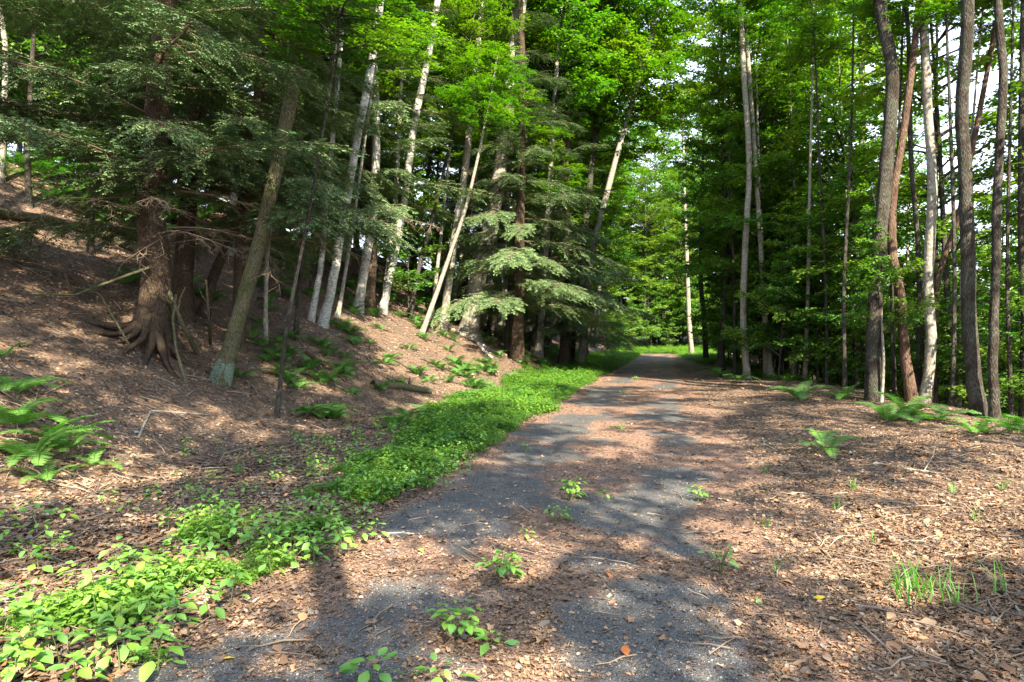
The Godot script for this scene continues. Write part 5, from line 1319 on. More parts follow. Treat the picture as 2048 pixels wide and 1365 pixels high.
	herb(Vector3(-1.612, -0.021, -9.813), 0.293, 0.070, 12, "bright green herb on the lane's left edge at the carpet's near end", "herbs at the near end of the carpet", 1179)
	herb(Vector3(-1.240, -0.000, -6.095), 0.236, 0.072, 12, "bright green herb on the lane's left edge at the carpet's near end", "herbs at the near end of the carpet", 1180)
	herb(Vector3(-2.375, 0.011, -9.873), 0.213, 0.067, 12, "bright green herb on the lane's left edge at the carpet's near end", "herbs at the near end of the carpet", 1181)
	herb(Vector3(-1.504, 0.003, -7.950), 0.282, 0.058, 12, "bright green herb on the lane's left edge at the carpet's near end", "herbs at the near end of the carpet", 1182)
	herb(Vector3(-1.491, 0.002, -8.931), 0.197, 0.061, 12, "bright green herb on the lane's left edge at the carpet's near end", "herbs at the near end of the carpet", 1183)
	herb(Vector3(-0.746, -0.000, -7.009), 0.275, 0.066, 12, "bright green herb on the lane's left edge at the carpet's near end", "herbs at the near end of the carpet", 1184)
	herb(Vector3(-2.564, -0.012, -9.082), 0.252, 0.065, 12, "bright green herb on the lane's left edge at the carpet's near end", "herbs at the near end of the carpet", 1185)
	herb(Vector3(-1.296, -0.002, -9.217), 0.216, 0.071, 12, "bright green herb on the lane's left edge at the carpet's near end", "herbs at the near end of the carpet", 1186)
	herb(Vector3(-1.112, 0.000, -8.231), 0.273, 0.072, 12, "bright green herb on the lane's left edge at the carpet's near end", "herbs at the near end of the carpet", 1187)
	herb(Vector3(-1.472, 0.001, -9.080), 0.263, 0.060, 12, "bright green herb on the lane's left edge at the carpet's near end", "herbs at the near end of the carpet", 1188)
	herb(Vector3(-2.552, 0.026, -10.047), 0.201, 0.066, 12, "bright green herb on the lane's left edge at the carpet's near end", "herbs at the near end of the carpet", 1189)
	herb(Vector3(-0.812, 0.000, -8.781), 0.263, 0.066, 12, "bright green herb on the lane's left edge at the carpet's near end", "herbs at the near end of the carpet", 1190)
	herb(Vector3(-0.801, -0.000, -6.413), 0.286, 0.060, 12, "bright green herb on the lane's left edge at the carpet's near end", "herbs at the near end of the carpet", 1191)
	herb(Vector3(-1.375, -0.000, -6.307), 0.278, 0.071, 12, "bright green herb on the lane's left edge at the carpet's near end", "herbs at the near end of the carpet", 1192)
	herb(Vector3(-2.755, -0.004, -9.187), 0.212, 0.071, 12, "bright green herb on the lane's left edge at the carpet's near end", "herbs at the near end of the carpet", 1193)
	herb(Vector3(-1.789, 0.010, -7.994), 0.241, 0.058, 12, "bright green herb on the lane's left edge at the carpet's near end", "herbs at the near end of the carpet", 1194)
	herb(Vector3(-2.119, 0.005, -6.874), 0.207, 0.072, 12, "bright green herb on the lane's left edge at the carpet's near end", "herbs at the near end of the carpet", 1195)
	herb(Vector3(-1.010, -0.000, -6.205), 0.224, 0.063, 12, "bright green herb on the lane's left edge at the carpet's near end", "herbs at the near end of the carpet", 1196)
	herb(Vector3(-0.949, -0.002, -9.384), 0.229, 0.066, 12, "bright green herb on the lane's left edge at the carpet's near end", "herbs at the near end of the carpet", 1197)
	herb(Vector3(-1.577, 0.001, -6.827), 0.230, 0.055, 12, "bright green herb on the lane's left edge at the carpet's near end", "herbs at the near end of the carpet", 1198)
	herb(Vector3(-2.776, 0.014, -8.571), 0.271, 0.073, 12, "bright green herb on the lane's left edge at the carpet's near end", "herbs at the near end of the carpet", 1199)
	herb(Vector3(-0.986, -0.000, -7.338), 0.251, 0.071, 12, "bright green herb on the lane's left edge at the carpet's near end", "herbs at the near end of the carpet", 1200)
	herb(Vector3(-1.218, -0.000, -6.979), 0.241, 0.069, 12, "bright green herb on the lane's left edge at the carpet's near end", "herbs at the near end of the carpet", 1201)
	herb(Vector3(-1.583, -0.033, -10.354), 0.282, 0.060, 12, "bright green herb on the lane's left edge at the carpet's near end", "herbs at the near end of the carpet", 1202)
	herb(Vector3(-1.870, 0.014, -7.721), 0.251, 0.063, 12, "bright green herb on the lane's left edge at the carpet's near end", "herbs at the near end of the carpet", 1203)
	herb(Vector3(-2.554, -0.006, -8.918), 0.203, 0.072, 12, "bright green herb on the lane's left edge at the carpet's near end", "herbs at the near end of the carpet", 1204)
	herb(Vector3(-1.462, 0.000, -8.376), 0.265, 0.066, 12, "bright green herb on the lane's left edge at the carpet's near end", "herbs at the near end of the carpet", 1205)
	herb(Vector3(-0.699, -0.000, -6.563), 0.192, 0.055, 12, "bright green herb on the lane's left edge at the carpet's near end", "herbs at the near end of the carpet", 1206)
	herb(Vector3(-2.732, -0.018, -5.650), 0.122, 0.078, 8, "small herb in brown leaves left of the sunny verge patch", "herbs scattered in leaves on the left", 1207)
	herb(Vector3(-2.590, -0.001, -6.284), 0.178, 0.074, 8, "small herb in brown leaves left of the sunny verge patch", "herbs scattered in leaves on the left", 1208)
	herb(Vector3(-3.466, -0.055, -5.838), 0.163, 0.077, 8, "small herb in brown leaves left of the sunny verge patch", "herbs scattered in leaves on the left", 1209)
	herb(Vector3(-2.379, -0.002, -5.720), 0.164, 0.079, 8, "small herb in brown leaves left of the sunny verge patch", "herbs scattered in leaves on the left", 1210)
	herb(Vector3(-2.646, -0.015, -5.398), 0.129, 0.065, 8, "small herb in brown leaves left of the sunny verge patch", "herbs scattered in leaves on the left", 1211)
	herb(Vector3(-2.800, -0.019, -6.018), 0.125, 0.068, 8, "small herb in brown leaves left of the sunny verge patch", "herbs scattered in leaves on the left", 1212)
	herb(Vector3(-3.411, 0.013, -6.731), 0.179, 0.062, 8, "small herb in brown leaves left of the sunny verge patch", "herbs scattered in leaves on the left", 1213)
	herb(Vector3(-3.791, -0.020, -6.051), 0.139, 0.064, 8, "small herb in brown leaves left of the sunny verge patch", "herbs scattered in leaves on the left", 1214)
	herb(Vector3(-2.556, -0.006, -5.772), 0.181, 0.080, 8, "small herb in brown leaves left of the sunny verge patch", "herbs scattered in leaves on the left", 1215)
	herb(Vector3(-3.395, -0.043, -6.090), 0.144, 0.065, 8, "small herb in brown leaves left of the sunny verge patch", "herbs scattered in leaves on the left", 1216)
	herb(Vector3(-3.539, -0.018, -6.337), 0.154, 0.074, 8, "small herb in brown leaves left of the sunny verge patch", "herbs scattered in leaves on the left", 1217)
	herb(Vector3(-3.203, -0.000, -6.528), 0.125, 0.060, 8, "small herb in brown leaves left of the sunny verge patch", "herbs scattered in leaves on the left", 1218)
	herb(Vector3(-2.822, -0.024, -5.849), 0.145, 0.070, 8, "small herb in brown leaves left of the sunny verge patch", "herbs scattered in leaves on the left", 1219)
	herb(Vector3(-2.296, -0.004, -5.384), 0.135, 0.073, 8, "small herb in brown leaves left of the sunny verge patch", "herbs scattered in leaves on the left", 1220)
	herb(Vector3(-2.844, -0.025, -5.519), 0.133, 0.071, 8, "small herb in brown leaves left of the sunny verge patch", "herbs scattered in leaves on the left", 1221)
	herb(Vector3(-3.151, -0.018, -6.365), 0.146, 0.065, 8, "small herb in brown leaves left of the sunny verge patch", "herbs scattered in leaves on the left", 1222)
	herb(Vector3(-3.156, 0.021, -6.784), 0.187, 0.073, 8, "small herb in brown leaves left of the sunny verge patch", "herbs scattered in leaves on the left", 1223)
	herb(Vector3(-3.151, -0.035, -6.188), 0.180, 0.073, 8, "small herb in brown leaves left of the sunny verge patch", "herbs scattered in leaves on the left", 1224)
	herb(Vector3(-2.931, -0.027, -6.124), 0.177, 0.076, 8, "small herb in brown leaves left of the sunny verge patch", "herbs scattered in leaves on the left", 1225)
	herb(Vector3(-2.516, -0.008, -5.591), 0.156, 0.071, 8, "small herb in brown leaves left of the sunny verge patch", "herbs scattered in leaves on the left", 1226)
	herb(Vector3(-2.413, 0.002, -6.714), 0.156, 0.065, 8, "small pale herb among sunlit leaves at the foot of the bank", "herbs at the foot of the bank", 1227)
	herb(Vector3(-2.740, 0.033, -7.449), 0.116, 0.059, 8, "small pale herb among sunlit leaves at the foot of the bank", "herbs at the foot of the bank", 1228)
	herb(Vector3(-3.208, 0.005, -8.671), 0.136, 0.053, 8, "small pale herb among sunlit leaves at the foot of the bank", "herbs at the foot of the bank", 1229)
	herb(Vector3(-2.959, 0.010, -8.425), 0.114, 0.057, 8, "small pale herb among sunlit leaves at the foot of the bank", "herbs at the foot of the bank", 1230)
	herb(Vector3(-2.431, 0.011, -7.161), 0.101, 0.059, 8, "small pale herb among sunlit leaves at the foot of the bank", "herbs at the foot of the bank", 1231)
	herb(Vector3(-2.934, 0.027, -7.615), 0.144, 0.063, 8, "small pale herb among sunlit leaves at the foot of the bank", "herbs at the foot of the bank", 1232)
	herb(Vector3(-3.849, -0.034, -8.598), 0.112, 0.053, 8, "small pale herb among sunlit leaves at the foot of the bank", "herbs at the foot of the bank", 1233)
	herb(Vector3(-2.741, 0.039, -7.648), 0.150, 0.062, 8, "small pale herb among sunlit leaves at the foot of the bank", "herbs at the foot of the bank", 1234)
	herb(Vector3(-3.268, -0.010, -8.272), 0.152, 0.064, 8, "small pale herb among sunlit leaves at the foot of the bank", "herbs at the foot of the bank", 1235)
	herb(Vector3(-4.097, 0.008, -8.168), 0.103, 0.059, 8, "small pale herb among sunlit leaves at the foot of the bank", "herbs at the foot of the bank", 1236)
	herb(Vector3(-2.605, 0.010, -7.012), 0.121, 0.057, 8, "small pale herb among sunlit leaves at the foot of the bank", "herbs at the foot of the bank", 1237)
	herb(Vector3(-4.227, 0.043, -8.418), 0.132, 0.069, 8, "small pale herb among sunlit leaves at the foot of the bank", "herbs at the foot of the bank", 1238)
	herb(Vector3(-4.346, 0.108, -8.667), 0.098, 0.064, 8, "small pale herb among sunlit leaves at the foot of the bank", "herbs at the foot of the bank", 1239)
	herb(Vector3(-3.321, -0.015, -7.940), 0.151, 0.067, 8, "small pale herb among sunlit leaves at the foot of the bank", "herbs at the foot of the bank", 1240)
	herb(Vector3(-2.494, 0.002, -6.428), 0.139, 0.066, 8, "small pale herb among sunlit leaves at the foot of the bank", "herbs at the foot of the bank", 1241)
	herb(Vector3(-4.105, 0.050, -8.956), 0.101, 0.061, 8, "small pale herb among sunlit leaves at the foot of the bank", "herbs at the foot of the bank", 1242)
	herb(Vector3(-4.068, -0.012, -5.494), 0.171, 0.089, 9, "herb in shaded leaves at the left edge below the ferns", "herbs below the left ferns", 1243)
	herb(Vector3(-4.280, -0.003, -5.488), 0.126, 0.089, 9, "herb in shaded leaves at the left edge below the ferns", "herbs below the left ferns", 1244)
	herb(Vector3(-3.208, -0.008, -4.477), 0.171, 0.091, 9, "herb in shaded leaves at the left edge below the ferns", "herbs below the left ferns", 1245)
	herb(Vector3(-3.398, -0.011, -4.560), 0.132, 0.090, 9, "herb in shaded leaves at the left edge below the ferns", "herbs below the left ferns", 1246)
	herb(Vector3(-3.128, -0.010, -4.281), 0.130, 0.079, 9, "herb in shaded leaves at the left edge below the ferns", "herbs below the left ferns", 1247)
	herb(Vector3(-3.879, -0.046, -4.976), 0.157, 0.091, 9, "herb in shaded leaves at the left edge below the ferns", "herbs below the left ferns", 1248)
	herb(Vector3(-3.644, -0.023, -4.582), 0.113, 0.071, 9, "herb in shaded leaves at the left edge below the ferns", "herbs below the left ferns", 1249)
	herb(Vector3(-3.248, -0.009, -4.666), 0.159, 0.070, 9, "herb in shaded leaves at the left edge below the ferns", "herbs below the left ferns", 1250)
	herb(Vector3(-3.833, -0.029, -5.548), 0.126, 0.075, 9, "herb in shaded leaves at the left edge below the ferns", "herbs below the left ferns", 1251)
	herb(Vector3(-3.766, -0.044, -5.180), 0.124, 0.072, 9, "herb in shaded leaves at the left edge below the ferns", "herbs below the left ferns", 1252)
	herb(Vector3(-0.067, -0.000, -4.136), 0.190, 0.070, 48, "bushy herb growing alone in the middle of the lane", "", 1253, "herb_plant", 1.1)
	herb(Vector3(-0.280, -0.000, -3.326), 0.180, 0.080, 44, "low leafy herb in the lane nearest the viewer's feet", "", 1254, "herb_plant", 1.1)
	herb(Vector3(0.547, -0.000, -6.115), 0.200, 0.080, 50, "round green herb clump on the crown of the lane", "", 1255, "herb_plant", 1.1)
	herb(Vector3(0.380, -0.000, -5.421), 0.130, 0.060, 24, "small herb just below the round clump on the lane", "", 1256, "herb_plant", 1.1)
	herb(Vector3(0.099, -0.000, -4.929), 0.090, 0.050, 12, "tiny herb between the round clump and the bushy herb", "", 1257, "herb_plant", 1.1)
	herb(Vector3(1.737, -0.000, -6.078), 0.150, 0.065, 30, "herb alone in brown leaves right of the lane", "", 1258, "herb_plant", 1.1)
	herb(Vector3(1.355, -0.000, -4.223), 0.200, 0.055, 26, "spindly herb in shaded leaves on the right", "", 1259, "herb_plant", 1.1)
	herb(Vector3(-0.097, -0.000, -3.219), 0.070, 0.070, 8, "small seedling beside the low herb in the lane", "", 1260, "herb_plant", 1.1)
	herb(Vector3(-0.630, -0.000, -2.824), 0.130, 0.100, 12, "herb cut by the bottom edge of the picture, left one", "", 1261, "herb_plant", 1.1)
	herb(Vector3(-0.310, -0.000, -2.885), 0.100, 0.085, 9, "herb cut by the bottom edge of the picture, right one", "", 1262, "herb_plant", 1.1)
	herb(Vector3(0.876, -0.000, -6.115), 0.100, 0.050, 12, "pale seedling right of the round lane clump", "", 1263, "herb_plant", 1.1)
	herb(Vector3(0.161, -0.000, -8.713), 0.140, 0.060, 14, "yellowish seedling at the lane's left side by the carpet", "", 1264, "herb_plant", 1.1)
	herb(Vector3(1.712, -0.000, -10.540), 0.140, 0.070, 16, "herb on the lane's crown farther ahead", "", 1265, "herb_plant", 1.1)
	herb(Vector3(2.953, -0.000, -17.361), 0.120, 0.090, 14, "small herb in a sun patch on the far lane", "", 1266, "herb_plant", 1.1)
	herb(Vector3(7.922, -0.000, -37.306), 0.250, 0.140, 14, "herb in the far lane near its end", "", 1267, "herb_plant", 1.1)
	herb(Vector3(4.333, -0.000, -22.889), 0.150, 0.100, 12, "tiny bright herb on the far lane", "", 1268, "herb_plant", 1.1)
	fern(Vector3(-4.945, 0.269, -6.626), 0.75, 10, "large bright fern at the left edge, nearest of the fern patch", "", 1269, 0)
	fern(Vector3(-4.946, 0.272, -7.184), 0.66, 9, "bright fern right of the large left edge fern", "", 1270, 0)
	fern(Vector3(-4.568, 0.120, -7.111), 0.42, 7, "small fern at the right end of the left fern patch", "", 1271, 0)
	fern(Vector3(-5.476, 0.536, -7.084), 0.75, 9, "fern behind the large fern at the left edge", "", 1272, 0)
	fern(Vector3(-4.619, 0.111, -6.420), 0.40, 7, "low fern in front of the left fern patch", "", 1273, 0)
	fern(Vector3(-5.989, 0.855, -7.789), 0.70, 8, "upper fern at the left edge of the bank", "", 1274, 0)
	fern(Vector3(-6.581, 1.285, -8.394), 0.45, 6, "highest fern cut by the left edge of the picture", "", 1275, 0)
	fern(Vector3(-5.808, 1.827, -14.984), 0.45, 7, "dark fern in the shade of the left bank beside the lane", "ferns in the shade of the bank", 1276, 1)
	fern(Vector3(-5.088, 1.375, -14.253), 0.45, 7, "dark fern in the shade of the left bank beside the lane", "ferns in the shade of the bank", 1277, 1)
	fern(Vector3(-4.600, 1.361, -15.371), 0.49, 7, "dark fern in the shade of the left bank beside the lane", "ferns in the shade of the bank", 1278, 1)
	fern(Vector3(-3.928, 1.009, -15.285), 0.45, 7, "dark fern in the shade of the left bank beside the lane", "ferns in the shade of the bank", 1279, 1)
	fern(Vector3(-4.104, 0.524, -12.576), 0.45, 7, "dark fern in the shade of the left bank beside the lane", "ferns in the shade of the bank", 1280, 1)
	fern(Vector3(-4.595, 0.847, -12.870), 0.41, 7, "dark fern in the shade of the left bank beside the lane", "ferns in the shade of the bank", 1281, 1)
	fern(Vector3(-3.827, 0.568, -13.296), 0.45, 7, "dark fern in the shade of the left bank beside the lane", "ferns in the shade of the bank", 1282, 1)
	fern(Vector3(-3.864, 1.755, -19.031), 0.45, 7, "dark fern in the shade of the left bank beside the lane", "ferns in the shade of the bank", 1283, 1)
	fern(Vector3(-3.203, 0.844, -16.389), 0.52, 7, "dark fern in the shade of the left bank beside the lane", "ferns in the shade of the bank", 1284, 1)
	fern(Vector3(-2.884, 1.182, -18.374), 0.45, 7, "dark fern in the shade of the left bank beside the lane", "ferns in the shade of the bank", 1285, 1)
	fern(Vector3(-1.981, 0.642, -17.879), 0.49, 7, "dark fern in the shade of the left bank beside the lane", "ferns in the shade of the bank", 1286, 1)
	fern(Vector3(-2.097, 0.386, -16.618), 0.45, 7, "dark fern in the shade of the left bank beside the lane", "ferns in the shade of the bank", 1287, 1)
	fern(Vector3(-1.389, 0.649, -19.201), 0.49, 7, "dark fern in the shade of the left bank beside the lane", "ferns in the shade of the bank", 1288, 1)
	fern(Vector3(-0.639, 0.551, -21.291), 0.49, 7, "dark fern in the shade of the left bank beside the lane", "ferns in the shade of the bank", 1289, 1)
	fern(Vector3(0.297, 0.547, -24.131), 0.49, 7, "dark fern in the shade of the left bank beside the lane", "ferns in the shade of the bank", 1290, 1)
	fern(Vector3(-3.311, 0.346, -13.484), 0.41, 7, "dark fern in the shade of the left bank beside the lane", "ferns in the shade of the bank", 1291, 1)
	fern(Vector3(-2.667, 0.407, -15.471), 0.45, 7, "dark fern in the shade of the left bank beside the lane", "ferns in the shade of the bank", 1292, 1)
	fern(Vector3(-3.744, 1.339, -17.139), 0.38, 7, "dark fern in the shade of the left bank beside the lane", "ferns in the shade of the bank", 1293, 1)
	fern(Vector3(4.089, 0.053, -8.414), 0.60, 7, "pale sunlit fern standing alone in the right hand leaves", "", 1294, 0)
	fern(Vector3(7.913, 0.053, -15.435), 0.80, 8, "broad fern below the slope's edge left of the thick trunk", "", 1295, 0)
	fern(Vector3(7.026, 0.120, -11.537), 0.80, 8, "fern at the foot of the stripped pale trunk", "", 1296, 0)
	fern(Vector3(7.174, 0.100, -11.014), 0.75, 8, "dark fern between the stripped and mottled trunks", "", 1297, 1)
	fern(Vector3(6.937, 0.097, -9.625), 0.65, 8, "arching bright fern in front of the mottled trunks", "", 1298, 0)
	fern(Vector3(6.505, 0.079, -11.176), 0.70, 8, "low fern in front of the brown peeling trunk", "", 1299, 1)
	fern(Vector3(6.561, 0.115, -14.799), 0.80, 8, "fern in shade left of the broad fern", "", 1300, 1)
	fern(Vector3(7.412, 0.106, -9.569), 0.65, 8, "fern cut by the right edge of the picture", "", 1301, 1)
	fern(Vector3(7.635, 0.045, -24.142), 0.85, 8, "fern by the knotty brown verge trunk", "", 1302, 0)
	fern(Vector3(7.421, 0.069, -21.148), 0.70, 7, "small bright fern at the foot of the slim grey trunk", "", 1303, 0)
	grass(Vector3(2.433, 0.015, -3.820), 70, 0.26, "large grass tuft in sunlight on the right", 1304)
	grass(Vector3(1.736, -0.000, -4.241), 8, 0.16, "small sunlit grass sprig right of the lane", 1305)
	grass(Vector3(3.382, 0.037, -6.419), 12, 0.20, "grass tuft in shade below the pale fern", 1306)
	grass(Vector3(2.876, 0.014, -5.759), 10, 0.18, "thin grass tuft left below the shaded tuft", 1307)
	grass(Vector3(2.059, -0.000, -5.279), 7, 0.13, "short grass sprig in a sun patch", 1308)
	grass(Vector3(2.903, 0.001, -7.420), 10, 0.14, "dark grass tuft near the lane's right edge", 1309)
	grass(Vector3(2.847, 0.045, -3.782), 9, 0.26, "tall grass blades near the right edge", 1310)
	grass(Vector3(3.774, 0.058, -5.288), 8, 0.14, "grass sprig in the bright patch on the right", 1311)
	grass(Vector3(4.191, 0.070, -6.175), 10, 0.16, "dim grass tuft below the fern bank", 1312)
	grass(Vector3(-3.052, 0.029, -7.285), 16, 0.16, "grassy tuft among the herbs at the bank's foot", 1313)
	grass(Vector3(2.708, 0.017, -4.839), 6, 0.12, "few grass blades in shaded leaves", 1314)
	grass(Vector3(4.726, 0.083, -6.221), 10, 0.20, "grass tuft at the right edge under the ferns", 1315)
	stick("fallen_log", "long dark mossy log lying across the left hillside", [Vector3(0.000, 0.076, 0.000), Vector3(0.410, 0.157, -1.377), Vector3(1.018, -0.021, -2.149), Vector3(1.904, -0.450, -2.420)], 0.1092, 0.0794, "bark_moss", Vector3(-10.551, 3.950, -12.908), 10, "", 3)
	stick("fallen_log", "short dark rotting log at the foot of the bank", [Vector3(0.000, 0.062, 0.000), Vector3(0.476, -0.033, -0.778), Vector3(1.141, -0.193, -1.262)], 0.0887, 0.0666, "bark_moss", Vector3(-3.097, 0.429, -14.421), 9, "", 2)
	stick("fallen_log", "pale slanting fallen pole on the fern bank", [Vector3(0.000, 0.031, 0.000), Vector3(0.503, -0.255, 0.285), Vector3(0.995, -0.566, 0.506)], 0.0444, 0.0333, "bark_dead", Vector3(-4.573, 1.173, -14.427), 7, "", 1)
	stick("fallen_branch", "crossed grey fallen branch below the thick grey trunk", [Vector3(0.000, 0.052, 0.000), Vector3(1.089, -0.506, -0.346), Vector3(1.939, -0.958, 0.165)], 0.0738, 0.0369, "bark_grey", Vector3(-2.287, 1.808, -23.975), 6, "", 4)
	stick("fallen_branch", "pale fallen branch end beside the crossed grey branch", [Vector3(0.000, 0.045, 0.000), Vector3(0.290, -0.204, 1.167), Vector3(0.606, -0.447, 1.739)], 0.0646, 0.0462, "bark_birch", Vector3(-1.274, 1.255, -24.000), 6, "", 2)
	stick("fallen_branch", "thin fallen branch under the low hemlock boughs", [Vector3(0.000, 0.044, 0.000), Vector3(0.818, -0.281, -1.016), Vector3(1.704, -0.579, -2.276)], 0.0632, 0.0379, "bark_grey", Vector3(1.164, 1.145, -32.886), 6, "", 3)
	stick("mossy_log", "mossy log end behind the ferns on the near left", [Vector3(0.000, 0.046, 0.000), Vector3(0.224, -0.076, -0.020), Vector3(0.385, -0.158, -0.090)], 0.0653, 0.0475, "bark_moss", Vector3(-5.548, 0.623, -7.716), 9, "", 2)
	stick("fallen_stick", "long thin stick lying in leaves left of centre", [Vector3(0.000, 0.012, 0.000), Vector3(0.218, -0.062, -0.390), Vector3(0.492, -0.133, -0.738)], 0.0174, 0.0104, "bark_grey", Vector3(-5.037, 0.506, -9.038), 6, "", 1)
	stick("fallen_stick", "short forked stick standing out of the leaves on the left", [Vector3(0.000, 0.011, 0.000), Vector3(-0.152, 0.145, -0.413), Vector3(-0.293, 0.257, -0.810)], 0.0158, 0.0126, "bark_grey", Vector3(-4.729, 0.249, -8.200), 6, "", 1)
	stick("fallen_stick", "small pale stick in sunlit leaves below the dark log", [Vector3(0.000, 0.016, 0.000), Vector3(0.192, -0.056, -0.054), Vector3(0.344, -0.102, -0.126)], 0.0235, 0.0188, "bark_birch", Vector3(-3.522, 0.222, -12.234), 6, "", 0)
	stick("fallen_stick", "curved bare stick lying at the lower right edge", [Vector3(0.000, 0.009, 0.000), Vector3(0.017, 0.013, 0.212), Vector3(0.075, 0.018, 0.351), Vector3(0.185, 0.028, 0.470)], 0.0127, 0.0084, "bark_dead", Vector3(2.367, 0.014, -3.661), 6, "", 2)
	stick("fallen_stick", "curved thin stick near the right edge of the picture", [Vector3(0.000, 0.007, 0.000), Vector3(-0.228, -0.005, 0.324), Vector3(-0.373, -0.009, 0.673)], 0.0094, 0.0063, "bark_grey", Vector3(3.085, 0.058, -4.066), 6, "", 0)
	stick("fallen_stick", "bent stick in leaves right of the lane", [Vector3(0.000, 0.011, 0.000), Vector3(-0.201, 0.008, 0.613), Vector3(-0.219, 0.012, 1.039)], 0.0151, 0.0113, "bark_grey", Vector3(3.777, 0.012, -9.791), 5, "", 0)
	stick("fallen_stick", "pale forked stick leaning by the lone fern", [Vector3(0.000, 0.013, 0.000), Vector3(0.746, -0.120, -1.543), Vector3(0.708, 0.028, -1.643)], 0.0186, 0.0124, "bark_birch", Vector3(4.207, 0.073, -8.057), 6, "", 1)
	stick("fallen_stick", "straight stick in shade at the right", [Vector3(0.000, 0.010, 0.000), Vector3(0.131, 0.011, 0.138), Vector3(0.265, 0.010, 0.258)], 0.0136, 0.0082, "bark_grey", Vector3(4.296, 0.096, -7.096), 6, "", 1)
	stick("fallen_stick", "dark bent stick in the shaded leaves at the bottom right", [Vector3(0.000, 0.006, 0.000), Vector3(0.101, 0.007, -0.193), Vector3(0.233, 0.007, -0.353)], 0.0093, 0.0070, "bark_dead", Vector3(1.701, -0.000, -3.016), 6, "", 0)
	stick("fallen_stick", "thin twig lying on the lane's near left side", [Vector3(0.000, 0.006, 0.000), Vector3(0.018, 0.006, -0.126), Vector3(0.073, 0.006, -0.216)], 0.0092, 0.0046, "bark_dead", Vector3(-1.569, -0.000, -2.993), 6, "", 1)
	stick("fallen_stick", "pale thin stick across the lane beside the carpet", [Vector3(0.000, 0.007, 0.000), Vector3(0.135, 0.007, -0.013), Vector3(0.249, 0.007, 0.013)], 0.0098, 0.0078, "bark_birch", Vector3(-1.014, -0.000, -5.078), 6, "", 0)
	stick("fallen_stick", "thin stick by the middle of the right leaf bed", [Vector3(0.000, 0.007, 0.000), Vector3(0.071, 0.007, 0.110), Vector3(0.144, 0.007, 0.268)], 0.0102, 0.0061, "bark_grey", Vector3(1.398, -0.000, -5.321), 5, "", 0)
	stick("fallen_stick", "dry stick among leaves at the left below the ferns", [Vector3(0.000, 0.008, 0.000), Vector3(0.274, -0.027, -0.430), Vector3(0.560, -0.027, -0.981)], 0.0115, 0.0069, "bark_dead", Vector3(-4.443, 0.025, -5.981), 6, "", 2)
	stick("dead_bough", "dead bough propped against the big hemlock, slanting right", [Vector3(0.000, 0.029, 0.000), Vector3(0.035, 0.552, 0.603), Vector3(-0.188, 0.988, 0.503), Vector3(-0.360, 1.379, 0.503)], 0.0409, 0.0318, "bark_moss", Vector3(-5.712, 1.205, -11.803), 6, "", 4)
	stick("dead_bough", "thin dead bough reaching the ground under the hemlock", [Vector3(0.000, 0.017, 0.000), Vector3(-0.259, 0.557, -0.195), Vector3(-0.419, 1.051, -0.395), Vector3(-0.411, 1.473, -0.495)], 0.0240, 0.0160, "bark_moss", Vector3(-5.221, 0.781, -10.405), 6, "", 3)
	stick("dead_bough", "dead bough sweeping left from the big hemlock foot", [Vector3(0.000, 0.000, 0.000), Vector3(-0.349, -0.246, 0.400), Vector3(-0.733, -0.517, 0.800), Vector3(-1.142, -0.527, 1.200)], 0.0254, 0.0127, "bark_moss", Vector3(-6.122, 2.725, -11.000), 6, "", 7)
	stick("dead_bough", "dead bough drooping down left of the hemlock roots", [Vector3(0.000, 0.014, 0.000), Vector3(-0.042, 0.402, 0.290), Vector3(-0.381, 0.884, 0.190), Vector3(-0.726, 1.011, 0.090)], 0.0204, 0.0122, "bark_moss", Vector3(-6.208, 1.338, -10.590), 6, "", 6)
	stick("dead_bough", "dead upright snag between hemlock roots and slanting trunk", [Vector3(0.000, 0.020, 0.000), Vector3(0.608, 0.447, 1.343), Vector3(0.511, 1.145, 1.243)], 0.0289, 0.0145, "bark_moss", Vector3(-5.828, 1.396, -12.543), 6, "", 5)
	single_leaf(Vector3(0.548, -0.000, -3.085), 0.090, Color(0.42, 0.12, 0.02), "orange fallen leaf on the lane at the bottom of the picture", 1316)
	single_leaf(Vector3(0.607, -0.000, -4.188), 0.072, Color(0.40, 0.13, 0.03), "orange brown fallen leaf in the middle of the lane", 1317)
	single_leaf(Vector3(-1.361, -0.000, -3.057), 0.060, Color(0.48, 0.30, 0.01), "small yellow leaf on dark asphalt at lower left", 1318)
	single_leaf(Vector3(-0.675, -0.000, -4.633), 0.078, Color(0.22, 0.32, 0.06), "pale green fallen leaf left of the bushy lane herb", 1319)
	single_leaf(Vector3(1.830, -0.000, -3.785), 0.066, Color(0.52, 0.36, 0.01), "bright yellow fallen leaf in the right hand litter", 1320)
	single_leaf(Vector3(1.431, -0.000, -3.778), 0.072, Color(0.13, 0.22, 0.07), "dull green fallen leaf right of the lane", 1321)
	single_leaf(Vector3(1.711, -0.000, -3.488), 0.096, Color(0.33, 0.22, 0.12), "large tan fallen leaf left of the curved bare stick", 1322)
	single_leaf(Vector3(0.166, -0.000, -3.519), 0.060, Color(0.40, 0.24, 0.04), "yellowish fallen leaf right of the low lane herb", 1323)
	# the low green carpet along the left side of the lane
	rng.seed = 91
	var f := FastNoiseLite.new()
	f.seed = 21
	f.frequency = 0.35
	var beds := [[], [], [], [], [], []]
	var n := 0
